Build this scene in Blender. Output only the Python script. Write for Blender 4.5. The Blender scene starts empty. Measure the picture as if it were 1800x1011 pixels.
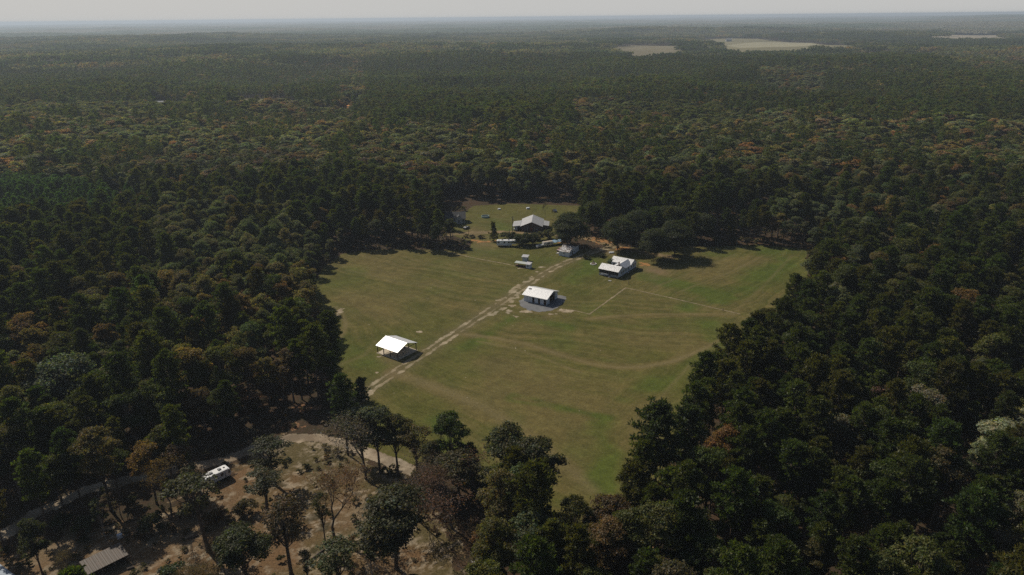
import bpy, math, random
import numpy as np
from math import radians as R, sin, cos, pi

scene = bpy.context.scene
COL = scene.collection
rng = np.random.default_rng(7)
random.seed(7)

# ------------------------------------------------------------------ camera, sky, sun, exposure
H = 110.0
FPX = 1262.0                     # focal length in pixels of the 1800 px wide photograph
PITCH, ROLL = R(20.64), R(-0.57)
Fv = np.array([0, cos(PITCH), -sin(PITCH)])
U0 = np.array([0, sin(PITCH), cos(PITCH)])
R0 = np.array([1.0, 0, 0])
Rv = cos(ROLL) * R0 + sin(ROLL) * U0
Uv = -sin(ROLL) * R0 + cos(ROLL) * U0
CP = np.array([0, 0, H])

from mathutils import Matrix
cam = bpy.data.cameras.new('camera')
cam.sensor_width = 36
cam.lens = 36 * FPX / 1800
cam.clip_start = 1
cam.clip_end = 90000
co = bpy.data.objects.new('camera', cam)
co.matrix_world = Matrix(((Rv[0], Uv[0], -Fv[0], 0), (Rv[1], Uv[1], -Fv[1], 0), (Rv[2], Uv[2], -Fv[2], H), (0, 0, 0, 1)))
COL.objects.link(co)
scene.camera = co

SUN_EL = R(44)
SUN_AZ = R(-46)                  # measured from +Y (away from the camera) towards +X
w = bpy.data.worlds.new("World")
scene.world = w
w.use_nodes = True
nt = w.node_tree
sky = nt.nodes.new('ShaderNodeTexSky')
sky.sky_type = 'NISHITA'
sky.sun_disc = False
sky.sun_elevation = SUN_EL
sky.sun_rotation = SUN_AZ
sky.altitude = 100
sky.air_density = 1.0
sky.dust_density = 1.5
sky.ozone_density = 1.0
SKY_STRENGTH = 0.06
w.cycles.sampling_method = 'NONE'      # the sky is smooth: every light sample goes to the sun
bg = nt.nodes['Background']
bg.inputs[1].default_value = SKY_STRENGTH
# the pale layer of dust low over the horizon
tcw = nt.nodes.new('ShaderNodeTexCoord'); sep = nt.nodes.new('ShaderNodeSeparateXYZ'); nt.links.new(tcw.outputs['Generated'], sep.inputs[0])
mr = nt.nodes.new('ShaderNodeMapRange'); mr.interpolation_type = 'SMOOTHSTEP'
mr.inputs[1].default_value = 0.0; mr.inputs[2].default_value = 0.28; mr.inputs[3].default_value = 0.94; mr.inputs[4].default_value = 0.0
nt.links.new(sep.outputs['Z'], mr.inputs[0])
mw = nt.nodes.new('ShaderNodeMix'); mw.data_type = 'RGBA'; mw.inputs[7].default_value = (0.56 / SKY_STRENGTH, 0.56 / SKY_STRENGTH, 0.55 / SKY_STRENGTH, 1)
nt.links.new(mr.outputs[0], mw.inputs[0]); nt.links.new(sky.outputs[0], mw.inputs[6]); nt.links.new(mw.outputs[2], bg.inputs[0])

sl = bpy.data.lights.new('sun', 'SUN')
sl.energy = 4.2
sl.angle = R(0.5)
sl.color = (1.0, 0.93, 0.82)
so = bpy.data.objects.new('sun', sl)
sd = np.array([sin(SUN_AZ) * cos(SUN_EL), cos(SUN_AZ) * cos(SUN_EL), sin(SUN_EL)])
from mathutils import Vector
so.rotation_euler = Vector(sd).to_track_quat('Z', 'Y').to_euler()
so.location = (-200, 500, 400)
COL.objects.link(so)

vs = scene.view_settings
vs.view_transform = 'Standard'
vs.look = 'None'
vs.exposure = 0.0
vs.gamma = 1
vs.use_curve_mapping = False
scene.cycles.max_bounces = 6
scene.cycles.diffuse_bounces = 2
scene.cycles.glossy_bounces = 2
scene.cycles.transmission_bounces = 3
scene.cycles.volume_bounces = 0
scene.cycles.use_denoising = False
scene.cycles.use_adaptive_sampling = False

# ------------------------------------------------------------------ helpers
def G(px, py, z=0.0):
    """world point at height z that the photograph shows at pixel px, py (used to survey the site)"""
    d = Fv * FPX + Rv * (px - 900) + Uv * (505.5 - py)
    return CP + d * ((z - H) / d[2])

def g2(px, py, z=0.0):
    p = G(px, py, z)
    return (float(p[0]), float(p[1]))

def proj(P):
    v = np.asarray(P, float) - CP
    z = v @ Fv
    z = np.where(np.abs(z) < 1e-3, 1e-3, z)
    return 900 + FPX * (v @ Rv) / z, 505.5 - FPX * (v @ Uv) / z, z

def wpoly(pix):
    return np.array([g2(x, y) for x, y in pix])

def _hash(ix, iy, s):
    h = (ix * 374761393 + iy * 668265263 + s * 144665) & 0x7fffffff
    h = ((h ^ (h >> 13)) * 1274126177) & 0x7fffffff
    return ((h ^ (h >> 16)) & 0xffff) / 65535.0

def vnoise(x, y, s=0):
    ix = np.floor(x).astype(np.int64); iy = np.floor(y).astype(np.int64)
    fx = x - ix; fy = y - iy
    fx = fx * fx * (3 - 2 * fx); fy = fy * fy * (3 - 2 * fy)
    a = _hash(ix, iy, s); b = _hash(ix + 1, iy, s); c = _hash(ix, iy + 1, s); d = _hash(ix + 1, iy + 1, s)
    return (a * (1 - fx) + b * fx) * (1 - fy) + (c * (1 - fx) + d * fx) * fy

def fbm(x, y, scale, s=0, o=4):
    v = 0; a = 0.5; t = 0
    for k in range(o):
        v = v + a * vnoise(x / scale * 2 ** k, y / scale * 2 ** k, s + k * 17); t += a; a *= 0.5
    return v / t

def sstep(a, b, x):
    t = np.clip((x - a) / (b - a), 0, 1)
    return t * t * (3 - 2 * t)

def inpoly(x, y, poly):
    x = np.asarray(x, float); y = np.asarray(y, float)
    r = np.zeros(x.shape, bool)
    n = len(poly)
    for i in range(n):
        x1, y1 = poly[i]; x2, y2 = poly[(i + 1) % n]
        if y1 == y2: continue
        c = ((y1 > y) != (y2 > y)) & (x < (x2 - x1) * (y - y1) / (y2 - y1) + x1)
        r ^= c
    return r

def pdist(x, y, line, closed=False):
    """distance, signed side offset and length along a polyline"""
    best = np.full(np.shape(x), 1e9); side = np.zeros(np.shape(x)); along = np.zeros(np.shape(x)); acc = 0
    pts = list(line) + ([line[0]] if closed else [])
    for (x1, y1), (x2, y2) in zip(pts[:-1], pts[1:]):
        dx, dy = x2 - x1, y2 - y1; L = math.hypot(dx, dy) + 1e-9
        t = np.clip(((x - x1) * dx + (y - y1) * dy) / L ** 2, 0, 1)
        d = np.hypot(x - x1 - t * dx, y - y1 - t * dy)
        sg = np.sign(dx * (y - y1) - dy * (x - x1))
        m = d < best
        best = np.where(m, d, best); side = np.where(m, sg * d, side); along = np.where(m, acc + t * L, along)
        acc += L
    return best, side, along

def terrain(x, y):
    r = np.hypot(x, y)
    h = (fbm(x * 0.7, y, 620, 3, 3) - 0.5) * 52 * sstep(600, 1500, r)
    h = h + (fbm(x, y, 5000, 9, 3) - 0.5) * 36 * sstep(3000, 9000, r)
    az = np.degrees(np.arctan2(x, y))
    h = h + 42 * sstep(26, 33, az) * sstep(9000, 12000, r) * sstep(22000, 17000, r)
    return h

def tag(o, label=None, cat=None, group=None, kind=None):
    if label: o['label'] = label
    if cat: o['category'] = cat
    if group: o['group'] = group
    if kind: o['kind'] = kind
    return o

def link(o, parent=None):
    COL.objects.link(o)
    if parent is not None: o.parent = parent
    return o

def npmesh(name, V, F, mats, cols=None, colname='paint', midx=None, smooth=False, domain='POINT'):
    """mesh from an (n,3) vertex array and an (m,k) face array"""
    me = bpy.data.meshes.new(name)
    V = np.asarray(V, np.float32); F = np.asarray(F, np.int32)
    k = F.shape[1]
    me.vertices.add(len(V)); me.vertices.foreach_set('co', V.ravel())
    me.loops.add(F.size); me.loops.foreach_set('vertex_index', F.ravel())
    me.polygons.add(len(F))
    me.polygons.foreach_set('loop_start', np.arange(0, F.size, k, dtype=np.int32))
    me.polygons.foreach_set('loop_total', np.full(len(F), k, np.int32))
    if midx is not None: me.polygons.foreach_set('material_index', np.asarray(midx, np.int32))
    me.polygons.foreach_set('use_smooth', np.full(len(F), smooth, bool))
    for m in mats: me.materials.append(m)
    if cols is not None:
        at = me.attributes.new(colname, 'FLOAT_COLOR', domain)
        c = np.ones((len(cols), 4), np.float32); c[:, :cols.shape[1]] = cols
        at.data.foreach_set('color', c.ravel())
    me.update(calc_edges=True)
    me.validate()
    return me

# ------------------------------------------------------------------ materials
MATS = {}
def nodes(name):
    m = bpy.data.materials.new(name); m.use_nodes = True
    t = m.node_tree; b = t.nodes['Principled BSDF']
    return m, t, b

def mix(t, fac, a, b, mode='MIX'):
    n = t.nodes.new('ShaderNodeMix'); n.data_type = 'RGBA'; n.blend_type = mode
    for s, v in ((0, fac), (6, a), (7, b)):
        if isinstance(v, (int, float)): n.inputs[s].default_value = v
        elif isinstance(v, tuple): n.inputs[s].default_value = (*v, 1)
        else: t.links.new(v, n.inputs[s])
    return n.outputs[2]

def noise(t, scale, detail=4, rough=0.6, obj=True, vec=None):
    tc = t.nodes.new('ShaderNodeTexCoord')
    n = t.nodes.new('ShaderNodeTexNoise')
    n.inputs['Scale'].default_value = scale; n.inputs['Detail'].default_value = detail; n.inputs['Roughness'].default_value = rough
    t.links.new(vec if vec is not None else tc.outputs['Object'], n.inputs['Vector'])
    return n.outputs[0]

def ramp(t, v, a, b):
    n = t.nodes.new('ShaderNodeMapRange'); n.inputs[1].default_value = a; n.inputs[2].default_value = b
    t.links.new(v, n.inputs[0]); return n.outputs[0]

def M(name, col, col2=None, scale=3.0, rough=0.8, metal=0.0, spec=0.3, bump=0.0, wave=None):
    """weathered paint or material: two tones in a broken noise"""
    if name in MATS: return MATS[name]
    m, t, b = nodes(name)
    c2 = col2 or tuple(c * 0.78 for c in col)
    n = noise(t, scale, 6, 0.65)
    t.links.new(mix(t, ramp(t, n, 0.35, 0.7), col, c2), b.inputs['Base Color'])
    b.inputs['Roughness'].default_value = rough; b.inputs['Metallic'].default_value = metal
    b.inputs['Specular IOR Level'].default_value = spec
    if wave:
        tc = t.nodes.new('ShaderNodeTexCoord'); wv = t.nodes.new('ShaderNodeTexWave')
        wv.bands_direction = wave[0]; wv.inputs['Scale'].default_value = wave[1]
        t.links.new(tc.outputs['Object'], wv.inputs['Vector'])
        bp = t.nodes.new('ShaderNodeBump'); bp.inputs['Strength'].default_value = 0.5; bp.inputs['Distance'].default_value = 0.03
        t.links.new(wv.outputs[0], bp.inputs['Height']); t.links.new(bp.outputs[0], b.inputs['Normal'])
    MATS[name] = m
    return m

def paint_attr(t, name='paint', kind='GEOMETRY'):
    a = t.nodes.new('ShaderNodeAttribute'); a.attribute_name = name; a.attribute_type = kind
    return a

def foliage_mat():
    m = bpy.data.materials.new('foliage'); m.use_nodes = True
    t = m.node_tree; t.nodes.clear(); N = t.nodes.new; L = t.links.new
    tint = paint_attr(t, 'tint', 'INSTANCER').outputs['Color']
    var = paint_attr(t, 'var').outputs['Color']
    c = mix(t, 1.0, tint, var, 'MULTIPLY')
    c2 = mix(t, 1.0, c, (1.5, 1.55, 0.6), 'MULTIPLY')
    d = N('ShaderNodeBsdfDiffuse'); L(c, d.inputs[0])
    tr = N('ShaderNodeBsdfTranslucent'); L(c2, tr.inputs[0])
    gl = N('ShaderNodeBsdfGlossy'); gl.inputs['Roughness'].default_value = 0.5; gl.inputs['Color'].default_value = (1, 1, 1, 1)
    a = N('ShaderNodeMixShader'); a.inputs[0].default_value = 0.45; L(d.outputs[0], a.inputs[1]); L(tr.outputs[0], a.inputs[2])
    b = N('ShaderNodeMixShader'); b.inputs[0].default_value = 0.010; L(a.outputs[0], b.inputs[1]); L(gl.outputs[0], b.inputs[2])
    o = N('ShaderNodeOutputMaterial'); L(b.outputs[0], o.inputs[0])
    return m

def litter_mat(name, stops, scales=(0.02, 0.25, 1.5)):
    """ground of dead leaves and soil in object coordinates"""
    m, t, b = nodes(name)
    c = mix(t, ramp(t, noise(t, scales[0], 5), 0.4, 0.62), stops[0], stops[1])
    c = mix(t, ramp(t, noise(t, scales[1], 6, 0.7), 0.45, 0.65), c, stops[2])
    c = mix(t, ramp(t, noise(t, scales[2], 5, 0.8), 0.5, 0.68), c, stops[3])
    t.links.new(c, b.inputs['Base Color']); b.inputs['Roughness'].default_value = 1; b.inputs['Specular IOR Level'].default_value = 0.1
    return m

def painted_mat(name, var_scale=1.2, amount=0.35):
    m, t, b = nodes(name)
    a = paint_attr(t).outputs['Color']
    n = noise(t, var_scale, 6, 0.75)
    v = mix(t, ramp(t, n, 0.3, 0.7), (1 - amount,) * 3, (1 + amount,) * 3)
    n2 = noise(t, 0.09, 5, 0.6)
    v2 = mix(t, ramp(t, n2, 0.3, 0.7), (0.9, 0.93, 0.95), (1.1, 1.06, 1.05))
    c = mix(t, 1.0, mix(t, 1.0, a, v, 'MULTIPLY'), v2, 'MULTIPLY')
    t.links.new(c, b.inputs['Base Color']); b.inputs['Roughness'].default_value = 1; b.inputs['Specular IOR Level'].default_value = 0.1
    return m

FOL = foliage_mat()
BARK = M('bark', (0.10, 0.075, 0.055), (0.05, 0.04, 0.03), 2.0)
PALEBARK = M('pale_bark', (0.24, 0.21, 0.18), (0.12, 0.10, 0.085), 1.5)
GREYBARK = M('grey_bark', (0.11, 0.085, 0.07), (0.06, 0.05, 0.04), 2.0)
ROOF = M('galvanised_roof', (0.66, 0.65, 0.63), (0.61, 0.60, 0.58), 0.8, rough=0.42, metal=0.25, spec=0.9, wave=('X', 1.6))
ROOFOLD = M('weathered_roof', (0.46, 0.45, 0.44), (0.33, 0.32, 0.31), 0.9, rough=0.5, metal=0.2, spec=0.6, wave=('X', 1.4))
WHITE = M('white_siding', (0.62, 0.64, 0.66), (0.54, 0.56, 0.58), 1.0, rough=0.6)
DARK = M('dark_opening', (0.018, 0.02, 0.022), (0.01, 0.01, 0.01), 2.0, rough=0.4)
GLASS = M('window_glass', (0.02, 0.025, 0.03), (0.03, 0.035, 0.045), 1.0, rough=0.12, spec=0.6)
WOOD = M('timber_post', (0.16, 0.115, 0.075), (0.09, 0.065, 0.045), 3.0)
STEEL = M('dark_steel', (0.10, 0.10, 0.10), (0.06, 0.06, 0.06), 3.0, rough=0.5, metal=0.5)
RUBBER = M('rubber', (0.02, 0.02, 0.02), None, 3.0)
BRICK = M('dark_brick', (0.13, 0.085, 0.065), (0.075, 0.055, 0.048), 1.2)
CONC = M('concrete', (0.42, 0.40, 0.37), (0.30, 0.28, 0.25), 1.5)

# ------------------------------------------------------------------ surveyed zones
FIELD = wpoly([(1130, 434), (1000, 440), (975, 415), (1010, 408), (1030, 362), (900, 358), (832, 362), (800, 385), (790, 412), (830, 425), (825, 440), (700, 438), (640, 440), (600, 447),
               (568, 470), (552, 500), (560, 545), (572, 600), (580, 640), (606, 690), (625, 760), (640, 800), (700, 812), (790, 826), (870, 860), (960, 930),
               (1010, 965), (1060, 970), (1112, 915), (1160, 850), (1205, 785), (1243, 712), (1305, 650), (1325, 620), (1390, 570), (1420, 500), (1418, 438), (1330, 430), (1240, 434)])
CLEAR = wpoly([(445, 770), (500, 760), (600, 772), (660, 805), (740, 850), (790, 890), (815, 960), (830, 1060), (800, 1150), (560, 1250), (100, 1200), (-120, 1100),
               (-60, 1000), (60, 960), (120, 925), (230, 905), (330, 870), (400, 830)])
PLANT = wpoly([(-260, 345), (-100, 330), (60, 332), (235, 358), (290, 392), (120, 425), (0, 446), (-260, 480)])
FAR_FIELDS = [wpoly([(1078, 84), (1130, 80), (1190, 83), (1220, 108), (1110, 112), (1078, 100)]),
              wpoly([(1205, 69), (1290, 66), (1500, 77), (1515, 97), (1300, 100), (1250, 88)]),
              wpoly([(408, 169), (440, 166), (512, 171), (516, 203), (405, 203)]),
              wpoly([(262, 176), (300, 175), (360, 178), (360, 200), (265, 206)]),
              wpoly([(604, 176), (622, 176), (624, 206), (604, 206)]),
              wpoly([(1640, 56), (1760, 56), (1800, 72), (1630, 72)]),
              wpoly([(1060, 50), (1120, 50), (1130, 54), (1050, 54)]),
              wpoly([(1765, 112), (1840, 108), (1850, 124), (1770, 124)]),
              wpoly([(770, 78), (790, 77), (795, 84), (768, 84)])]
TRACK = [g2(*p) for p in [(560, 770), (605, 724), (650, 684), (705, 648), (770, 605), (830, 566), (880, 533), (930, 498), (975, 470), (1018, 452), (1050, 440), (1085, 432)]]
BACKROAD = [g2(*p) for p in [(700, 405), (790, 412), (860, 408), (950, 409), (1010, 415), (1050, 424), (1090, 436), (1130, 444), (1180, 452)]]
CROAD = [g2(*p) for p in [(-60, 965), (0, 945), (60, 905), (150, 862), (250, 838), (330, 822), (400, 808), (455, 785), (510, 770), (560, 770), (610, 782), (660, 800), (720, 826)]]

# ------------------------------------------------------------------ ground, one sheet to the horizon
def build_ground():
    rr = [6, 30, 60]
    r = 80.0
    while r < 620: rr.append(r); r += 15
    while r < 32000: rr.append(r); r *= 1.016
    rr = np.array(rr)
    th = np.radians(np.concatenate([np.linspace(-62, 62, 420), np.linspace(66, 294, 60)]))
    T, Rr = np.meshgrid(th, rr)
    X = np.sin(T) * Rr; Y = np.cos(T) * Rr
    Z = terrain(X, Y)
    V = np.stack([X, Y, Z], -1).reshape(-1, 3)
    nr, na = X.shape
    i = np.arange(nr - 1)[:, None] * na; j = np.arange(na)[None, :]; j2 = (j + 1) % na
    F = np.stack([i + j, i + j2, i + na + j2, i + na + j], -1).reshape(-1, 4)[:, ::-1]
    mat = litter_mat('forest_floor', [(0.045, 0.030, 0.018), (0.06, 0.034, 0.018), (0.03, 0.028, 0.014), (0.09, 0.06, 0.035)], (0.03, 0.3, 1.4))
    tag(link(bpy.data.objects.new('ground', npmesh('ground', V, F, [mat], smooth=True))), kind='structure')
build_ground()

def cellsheet(name, bbox, cell, fn, z, mat, parent=None):
    """sheet made of the small cells for which fn gives keep; fn(x, y) -> keep, rgb"""
    x = np.arange(bbox[0], bbox[2], cell); y = np.arange(bbox[1], bbox[3], cell)
    nx, ny = len(x), len(y)
    X, Y = np.meshgrid(x, y)
    keep, _ = fn(X[:-1, :-1] + cell / 2, Y[:-1, :-1] + cell / 2)
    _, rgb = fn(X, Y)
    jj, ii = np.nonzero(keep)
    F = np.stack([jj * nx + ii, jj * nx + ii + 1, (jj + 1) * nx + ii + 1, (jj + 1) * nx + ii], -1)
    used, inv = np.unique(F, return_inverse=True)
    F = inv.reshape(F.shape)
    jit = cell * 0.35
    Vx = X.ravel()[used] + (_hash(used, used * 3, 5) - 0.5) * jit; Vy = Y.ravel()[used] + (_hash(used, used * 7, 8) - 0.5) * jit
    V = np.stack([Vx, Vy, np.full(len(used), z)], -1)
    me = npmesh(name, V, F, [mat], rgb.reshape(-1, 3)[used])
    return link(bpy.data.objects.new(name, me), parent)

def lerp3(a, b, t):
    t = np.clip(t, 0, 1)[..., None]
    return np.asarray(a) * (1 - t) + np.asarray(b) * t

def dirn(p, q):
    a = np.array(g2(*p)); b = np.array(g2(*q)); d = b - a; d /= np.hypot(*d)
    return np.array([-d[1], d[0]])

STRIPES = [  # centre pixel, reach in metres, direction given by two pixels
    ((700, 500), 60, (600, 450), (860, 505)), ((620, 560), 40, (570, 520), (700, 640)),
    ((820, 700), 45, (700, 665), (960, 790)), ((1000, 640), 45, (850, 600), (1150, 645)),
    ((1180, 690), 35, (1270, 620), (1120, 770)), ((1300, 470), 55, (1390, 440), (1230, 520)),
    ((1120, 580), 35, (1040, 560), (1290, 580)), ((1000, 470), 30, (1020, 452), (930, 498))]
DRY = [([(690, 655), (760, 680), (850, 720), (930, 775), (1000, 830)], 2.6, 1.4), ([(820, 588), (900, 600), (980, 622), (1060, 642), (1120, 646), (1180, 636), (1240, 606)], 1.8, 1.6),
       ([(1035, 560), (1120, 556), (1290, 553)], 1.6, 1.0), ([(650, 460), (720, 500), (800, 540)], 10, 0.5), ([(900, 690), (1000, 720)], 12, 0.7), ([(1040, 590), (1180, 600)], 9, 0.6),
       ([(600, 520), (700, 560)], 8, 0.5), ([(1150, 700), (1100, 800)], 6, 0.3), ([(1240, 480), (1330, 455)], 10, 0.6), ([(860, 640), (960, 670)], 6, 0.6)]
LUSH = [([(905, 700), (980, 715), (1070, 735)], 1.8, 0.9), ([(1050, 745), (1080, 800), (1060, 850)], 4, 0.8), ([(770, 740), (800, 790)], 4, 1.0), ([(640, 640), (600, 600)], 6, 0.6), ([(820, 610), (900, 560)], 3.5, 0.7),
        ([(760, 600), (690, 590)], 5, 0.5), ([(1000, 490), (1045, 470), (1040, 455)], 5, 0.8), ([(1130, 490), (1200, 500), (1280, 530)], 6, 0.7), ([(1020, 570), (1150, 575)], 3, 0.6), ([(930, 560), (1000, 575)], 3, 0.8),
        ([(830, 440), (900, 445), (960, 460)], 6, 0.5), ([(1250, 570), (1270, 610)], 5, 0.4), ([(1240, 450), (1390, 440)], 5, .5), ([(1200, 540), (1290, 520), (1380, 460)], 5, .8), ([(1130, 480), (1180, 495)], 5, .8), ([(1100, 700), (1180, 660), (1240, 620)], 4, .6), ([(850, 385), (930, 425)], 7, 0.35), ([(640, 470), (570, 480)], 3, 0.4)]
DRY = [([g2(*p) for p in a], b, c) for a, b, c in DRY]
LUSH = [([g2(*p) for p in a], b, c) for a, b, c in LUSH]

ARCS = [([g2(*p) for p in a], b, c) for a, b, c in [
    ([(820, 588), (870, 594), (930, 606), (985, 624), (1040, 640), (1085, 646), (1130, 645), (1185, 635), (1240, 612), (1275, 592)], 1.0, .8),
    ([(690, 655), (730, 668), (790, 690), (850, 716), (905, 748), (960, 790), (1010, 832), (1040, 862)], 2.0, .6),
    ([(1035, 561), (1080, 556), (1150, 552), (1290, 552)], .9, .6), ([(840, 600), (900, 612), (960, 632), (1020, 655)], .7, .5),
    ([(590, 540), (603, 552), (608, 575), (596, 598)], 1.0, .7), ([(610, 475), (700, 495), (790, 505)], .8, .4), ([(720, 455), (860, 490)], .7, .35),
    ([(1150, 505), (1240, 470), (1290, 448)], .8, .45), ([(1190, 515), (1290, 475), (1340, 450)], .8, .45), ([(1290, 550), (1340, 505), (1392, 450)], .9, .4),
    ([(1110, 745), (1160, 700), (1215, 640)], .8, .4), ([(660, 600), (640, 625), (600, 640)], 1.0, .4)]]
def field_fn(x, y):
    n1 = fbm(x, y, 30, 21); n2 = fbm(x, y, 7, 33); n3 = fbm(x, y, 1.6, 41, 3)
    wob = (fbm(x, y, 25, 55) - 0.5)
    dry = 0.45 + (n1 - 0.5) * 1.5 + (n2 - 0.5) * 0.5
    lush = (fbm(x, y, 18, 71) - 0.5) * 1.6 + (n2 - 0.5) * 0.6
    for line, wd, k in DRY:
        d, _, _ = pdist(x, y, line); dry = dry + k * np.exp(-(d / wd) ** 2) * (0.6 + 0.8 * n2); lush = lush - 0.4 * k * np.exp(-(d / wd) ** 2)
    for line, wd, k in LUSH:
        d, _, _ = pdist(x, y, line); lush = lush + k * np.exp(-((d + wob * 6) / wd) ** 2) * (0.5 + n2)
    wsum = 1e-6; st = 0
    for c, reach, p, q in STRIPES:
        cx, cy = g2(*c); nrm = dirn(p, q)
        wt = np.exp(-((x - cx) ** 2 + (y - cy) ** 2) / (reach * 0.7) ** 2)
        u = x * nrm[0] + y * nrm[1] + wob * 12
        s = np.sin(u * 2 * pi / 1.9) * 0.6 + np.sin(u * 2 * pi / 5.3 + 1) * 0.5 + (vnoise(u / 1.5, u * 0 + 3, 5) - 0.5) * 1.6
        st = st + wt ** 2 * s; wsum = wsum + wt ** 2
    st = st / wsum
    dry = dry + 0.34 * st * (0.3 + n1)
    c = lerp3((0.073, 0.073, 0.015), (0.109, 0.088, 0.029), dry)
    c = lerp3(c, (0.059, 0.080, 0.012), np.clip(lush, 0, 0.85))
    c = c * (0.72 + 0.56 * n3)[..., None] * (0.88 + 0.24 * n2)[..., None] * (1 + 0.07 * st)[..., None]
    for line, wd, k in ARCS:
        d, _, _ = pdist(x, y, line); c = lerp3(c, (0.150, 0.118, 0.052), k * np.exp(-(d / wd) ** 2) * (0.35 + 1.1 * n2))
    d, side, s = pdist(x, y, TRACK)
    worn = np.exp(-(d / 3.4) ** 2) * 0.6 * (0.5 + n2)
    c = lerp3(c, (0.125, 0.098, 0.05), worn)
    # thin worn soil beside the house and round the barns
    for p, rad, k in (((1150, 478), 6, .9), ((1000, 436), 5, .6), ((955, 548), 6, .5), ((690, 628), 4, .5), ((920, 410), 9, .4), ((830, 410), 6, .6), ((1060, 437), 7, .9), ((850, 432), 7, .5)):
        cx, cy = g2(*p); q = np.hypot(x - cx, (y - cy) * 0.7)
        c = lerp3(c, (0.16, 0.11, 0.06), k * np.exp(-(q / rad) ** 2) * np.clip(n2 * 2.6 - 0.6, 0, 1))
    return inpoly(x, y, FIELD), c

bb = (FIELD[:, 0].min() - 1, FIELD[:, 1].min() - 1, FIELD[:, 0].max() + 1, FIELD[:, 1].max() + 1)
tag(cellsheet('field', bb, 0.55, field_fn, 0.012, painted_mat('mown_grass', 1.6, 0.4)), kind='structure')

def clear_fn(x, y):
    n1 = fbm(x, y, 14, 5); n2 = fbm(x, y, 4, 6); n3 = fbm(x, y, 0.9, 7, 3)
    c = lerp3((0.128, 0.077, 0.037), (0.085, 0.067, 0.028), (n1 - 0.45) * 4)
    c = lerp3(c, (0.27, 0.215, 0.145), np.clip((n3 - 0.52) * 12, 0, 1) * np.clip((n2 - 0.3) * 3, 0, 1))
    c = lerp3(c, (0.04, 0.034, 0.017), np.clip((n2 - 0.6) * 5, 0, 0.8))
    for p, rad in (((100, 960), 7), ((330, 925), 8), ((215, 985), 5), ((640, 900), 5), ((460, 790), 5)):
        cx, cy = g2(*p); q = np.hypot(x - cx, y - cy)
        c = lerp3(c, (0.16, 0.12, 0.07), 0.8 * np.exp(-(q / rad) ** 2) * (0.4 + n2))
    dd, _, _ = pdist(x, y, [tuple(p) for p in CLEAR], True)
    return inpoly(x, y, CLEAR) & ((dd > 3) | (n2 > 0.5)), c
bb = (CLEAR[:, 0].min() - 1, CLEAR[:, 1].min() - 1, CLEAR[:, 0].max() + 1, CLEAR[:, 1].max() + 1)
tag(cellsheet('clearing_ground', bb, 0.4, clear_fn, 0.008, painted_mat('leaf_litter', 2.2, 0.6)), kind='structure')

LEFTSTRIP = wpoly([(-100, 880), (150, 870), (330, 850), (440, 800), (430, 880), (400, 915), (330, 935), (260, 945), (150, 945), (60, 970), (-100, 1020)])
SOIL = painted_mat('bare_soil', 2.0, 0.3)
def road_fn(line, half, pale, dark, seed, ruts=True, thr=0.42, verge=None):
    def fn(x, y):
        d, side, s = pdist(x, y, line)
        n = fbm(x, y, 2.2, seed, 3); n2 = fbm(x, y, 9, seed + 1, 3)
        if ruts:
            prof = np.exp(-((np.abs(side + (n2 - .5) * .8) - 1.4) / 0.78) ** 2)
            keep = prof * (0.55 + 0.9 * n2) > 0.60 - (n - 0.5) * 1.5
            if verge is not None:
                vg = verge(side, s)
                keep |= (vg > 0) & (n + (n2 - 0.5) * 0.6 + vg * 0.2 > 0.64)
        else:
            keep = d < half * (0.65 + 0.7 * n)
        return keep, lerp3(dark, pale, (n - 0.3) * 1.8 + (n2 - 0.5))
    return fn
def bbl(line, m): a = np.array(line); return (a[:, 0].min() - m, a[:, 1].min() - m, a[:, 0].max() + m, a[:, 1].max() + m)
# pale sand thrown up beside the track
slen = pdist(np.array([g2(835, 562)[0], g2(930, 498)[0]]), np.array([g2(835, 562)[1], g2(930, 498)[1]]), TRACK)[2]
def verge(side, s):
    k = np.exp(-((s - slen.mean()) / 20.0) ** 2) * np.exp(-((side - 2.0) / 1.4) ** 2)
    k2 = np.exp(-((s - slen[0] - 4) / 12.0) ** 2) * np.exp(-((side + 3.2) / 1.4) ** 2) * 0.8
    return (k + k2) * 1.6 - 0.25
tag(cellsheet('dirt_track', bbl(TRACK[1:], 7), 0.3, road_fn(TRACK[1:], 3, (0.31, 0.255, 0.165), (0.15, 0.12, 0.06), 91, True, verge=verge), 0.024, SOIL), kind='structure')
tag(cellsheet('dirt_road', bbl(BACKROAD, 7), 0.5, road_fn(BACKROAD, 2.6, (0.22, 0.155, 0.08), (0.14, 0.105, 0.05), 61, False), 0.020, SOIL), kind='structure')
tag(cellsheet('gravel_road', bbl(CROAD, 6), 0.35, road_fn(CROAD, 2.0, (0.34, 0.275, 0.19), (0.17, 0.13, 0.085), 31, False), 0.020, SOIL), kind='structure')

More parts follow.
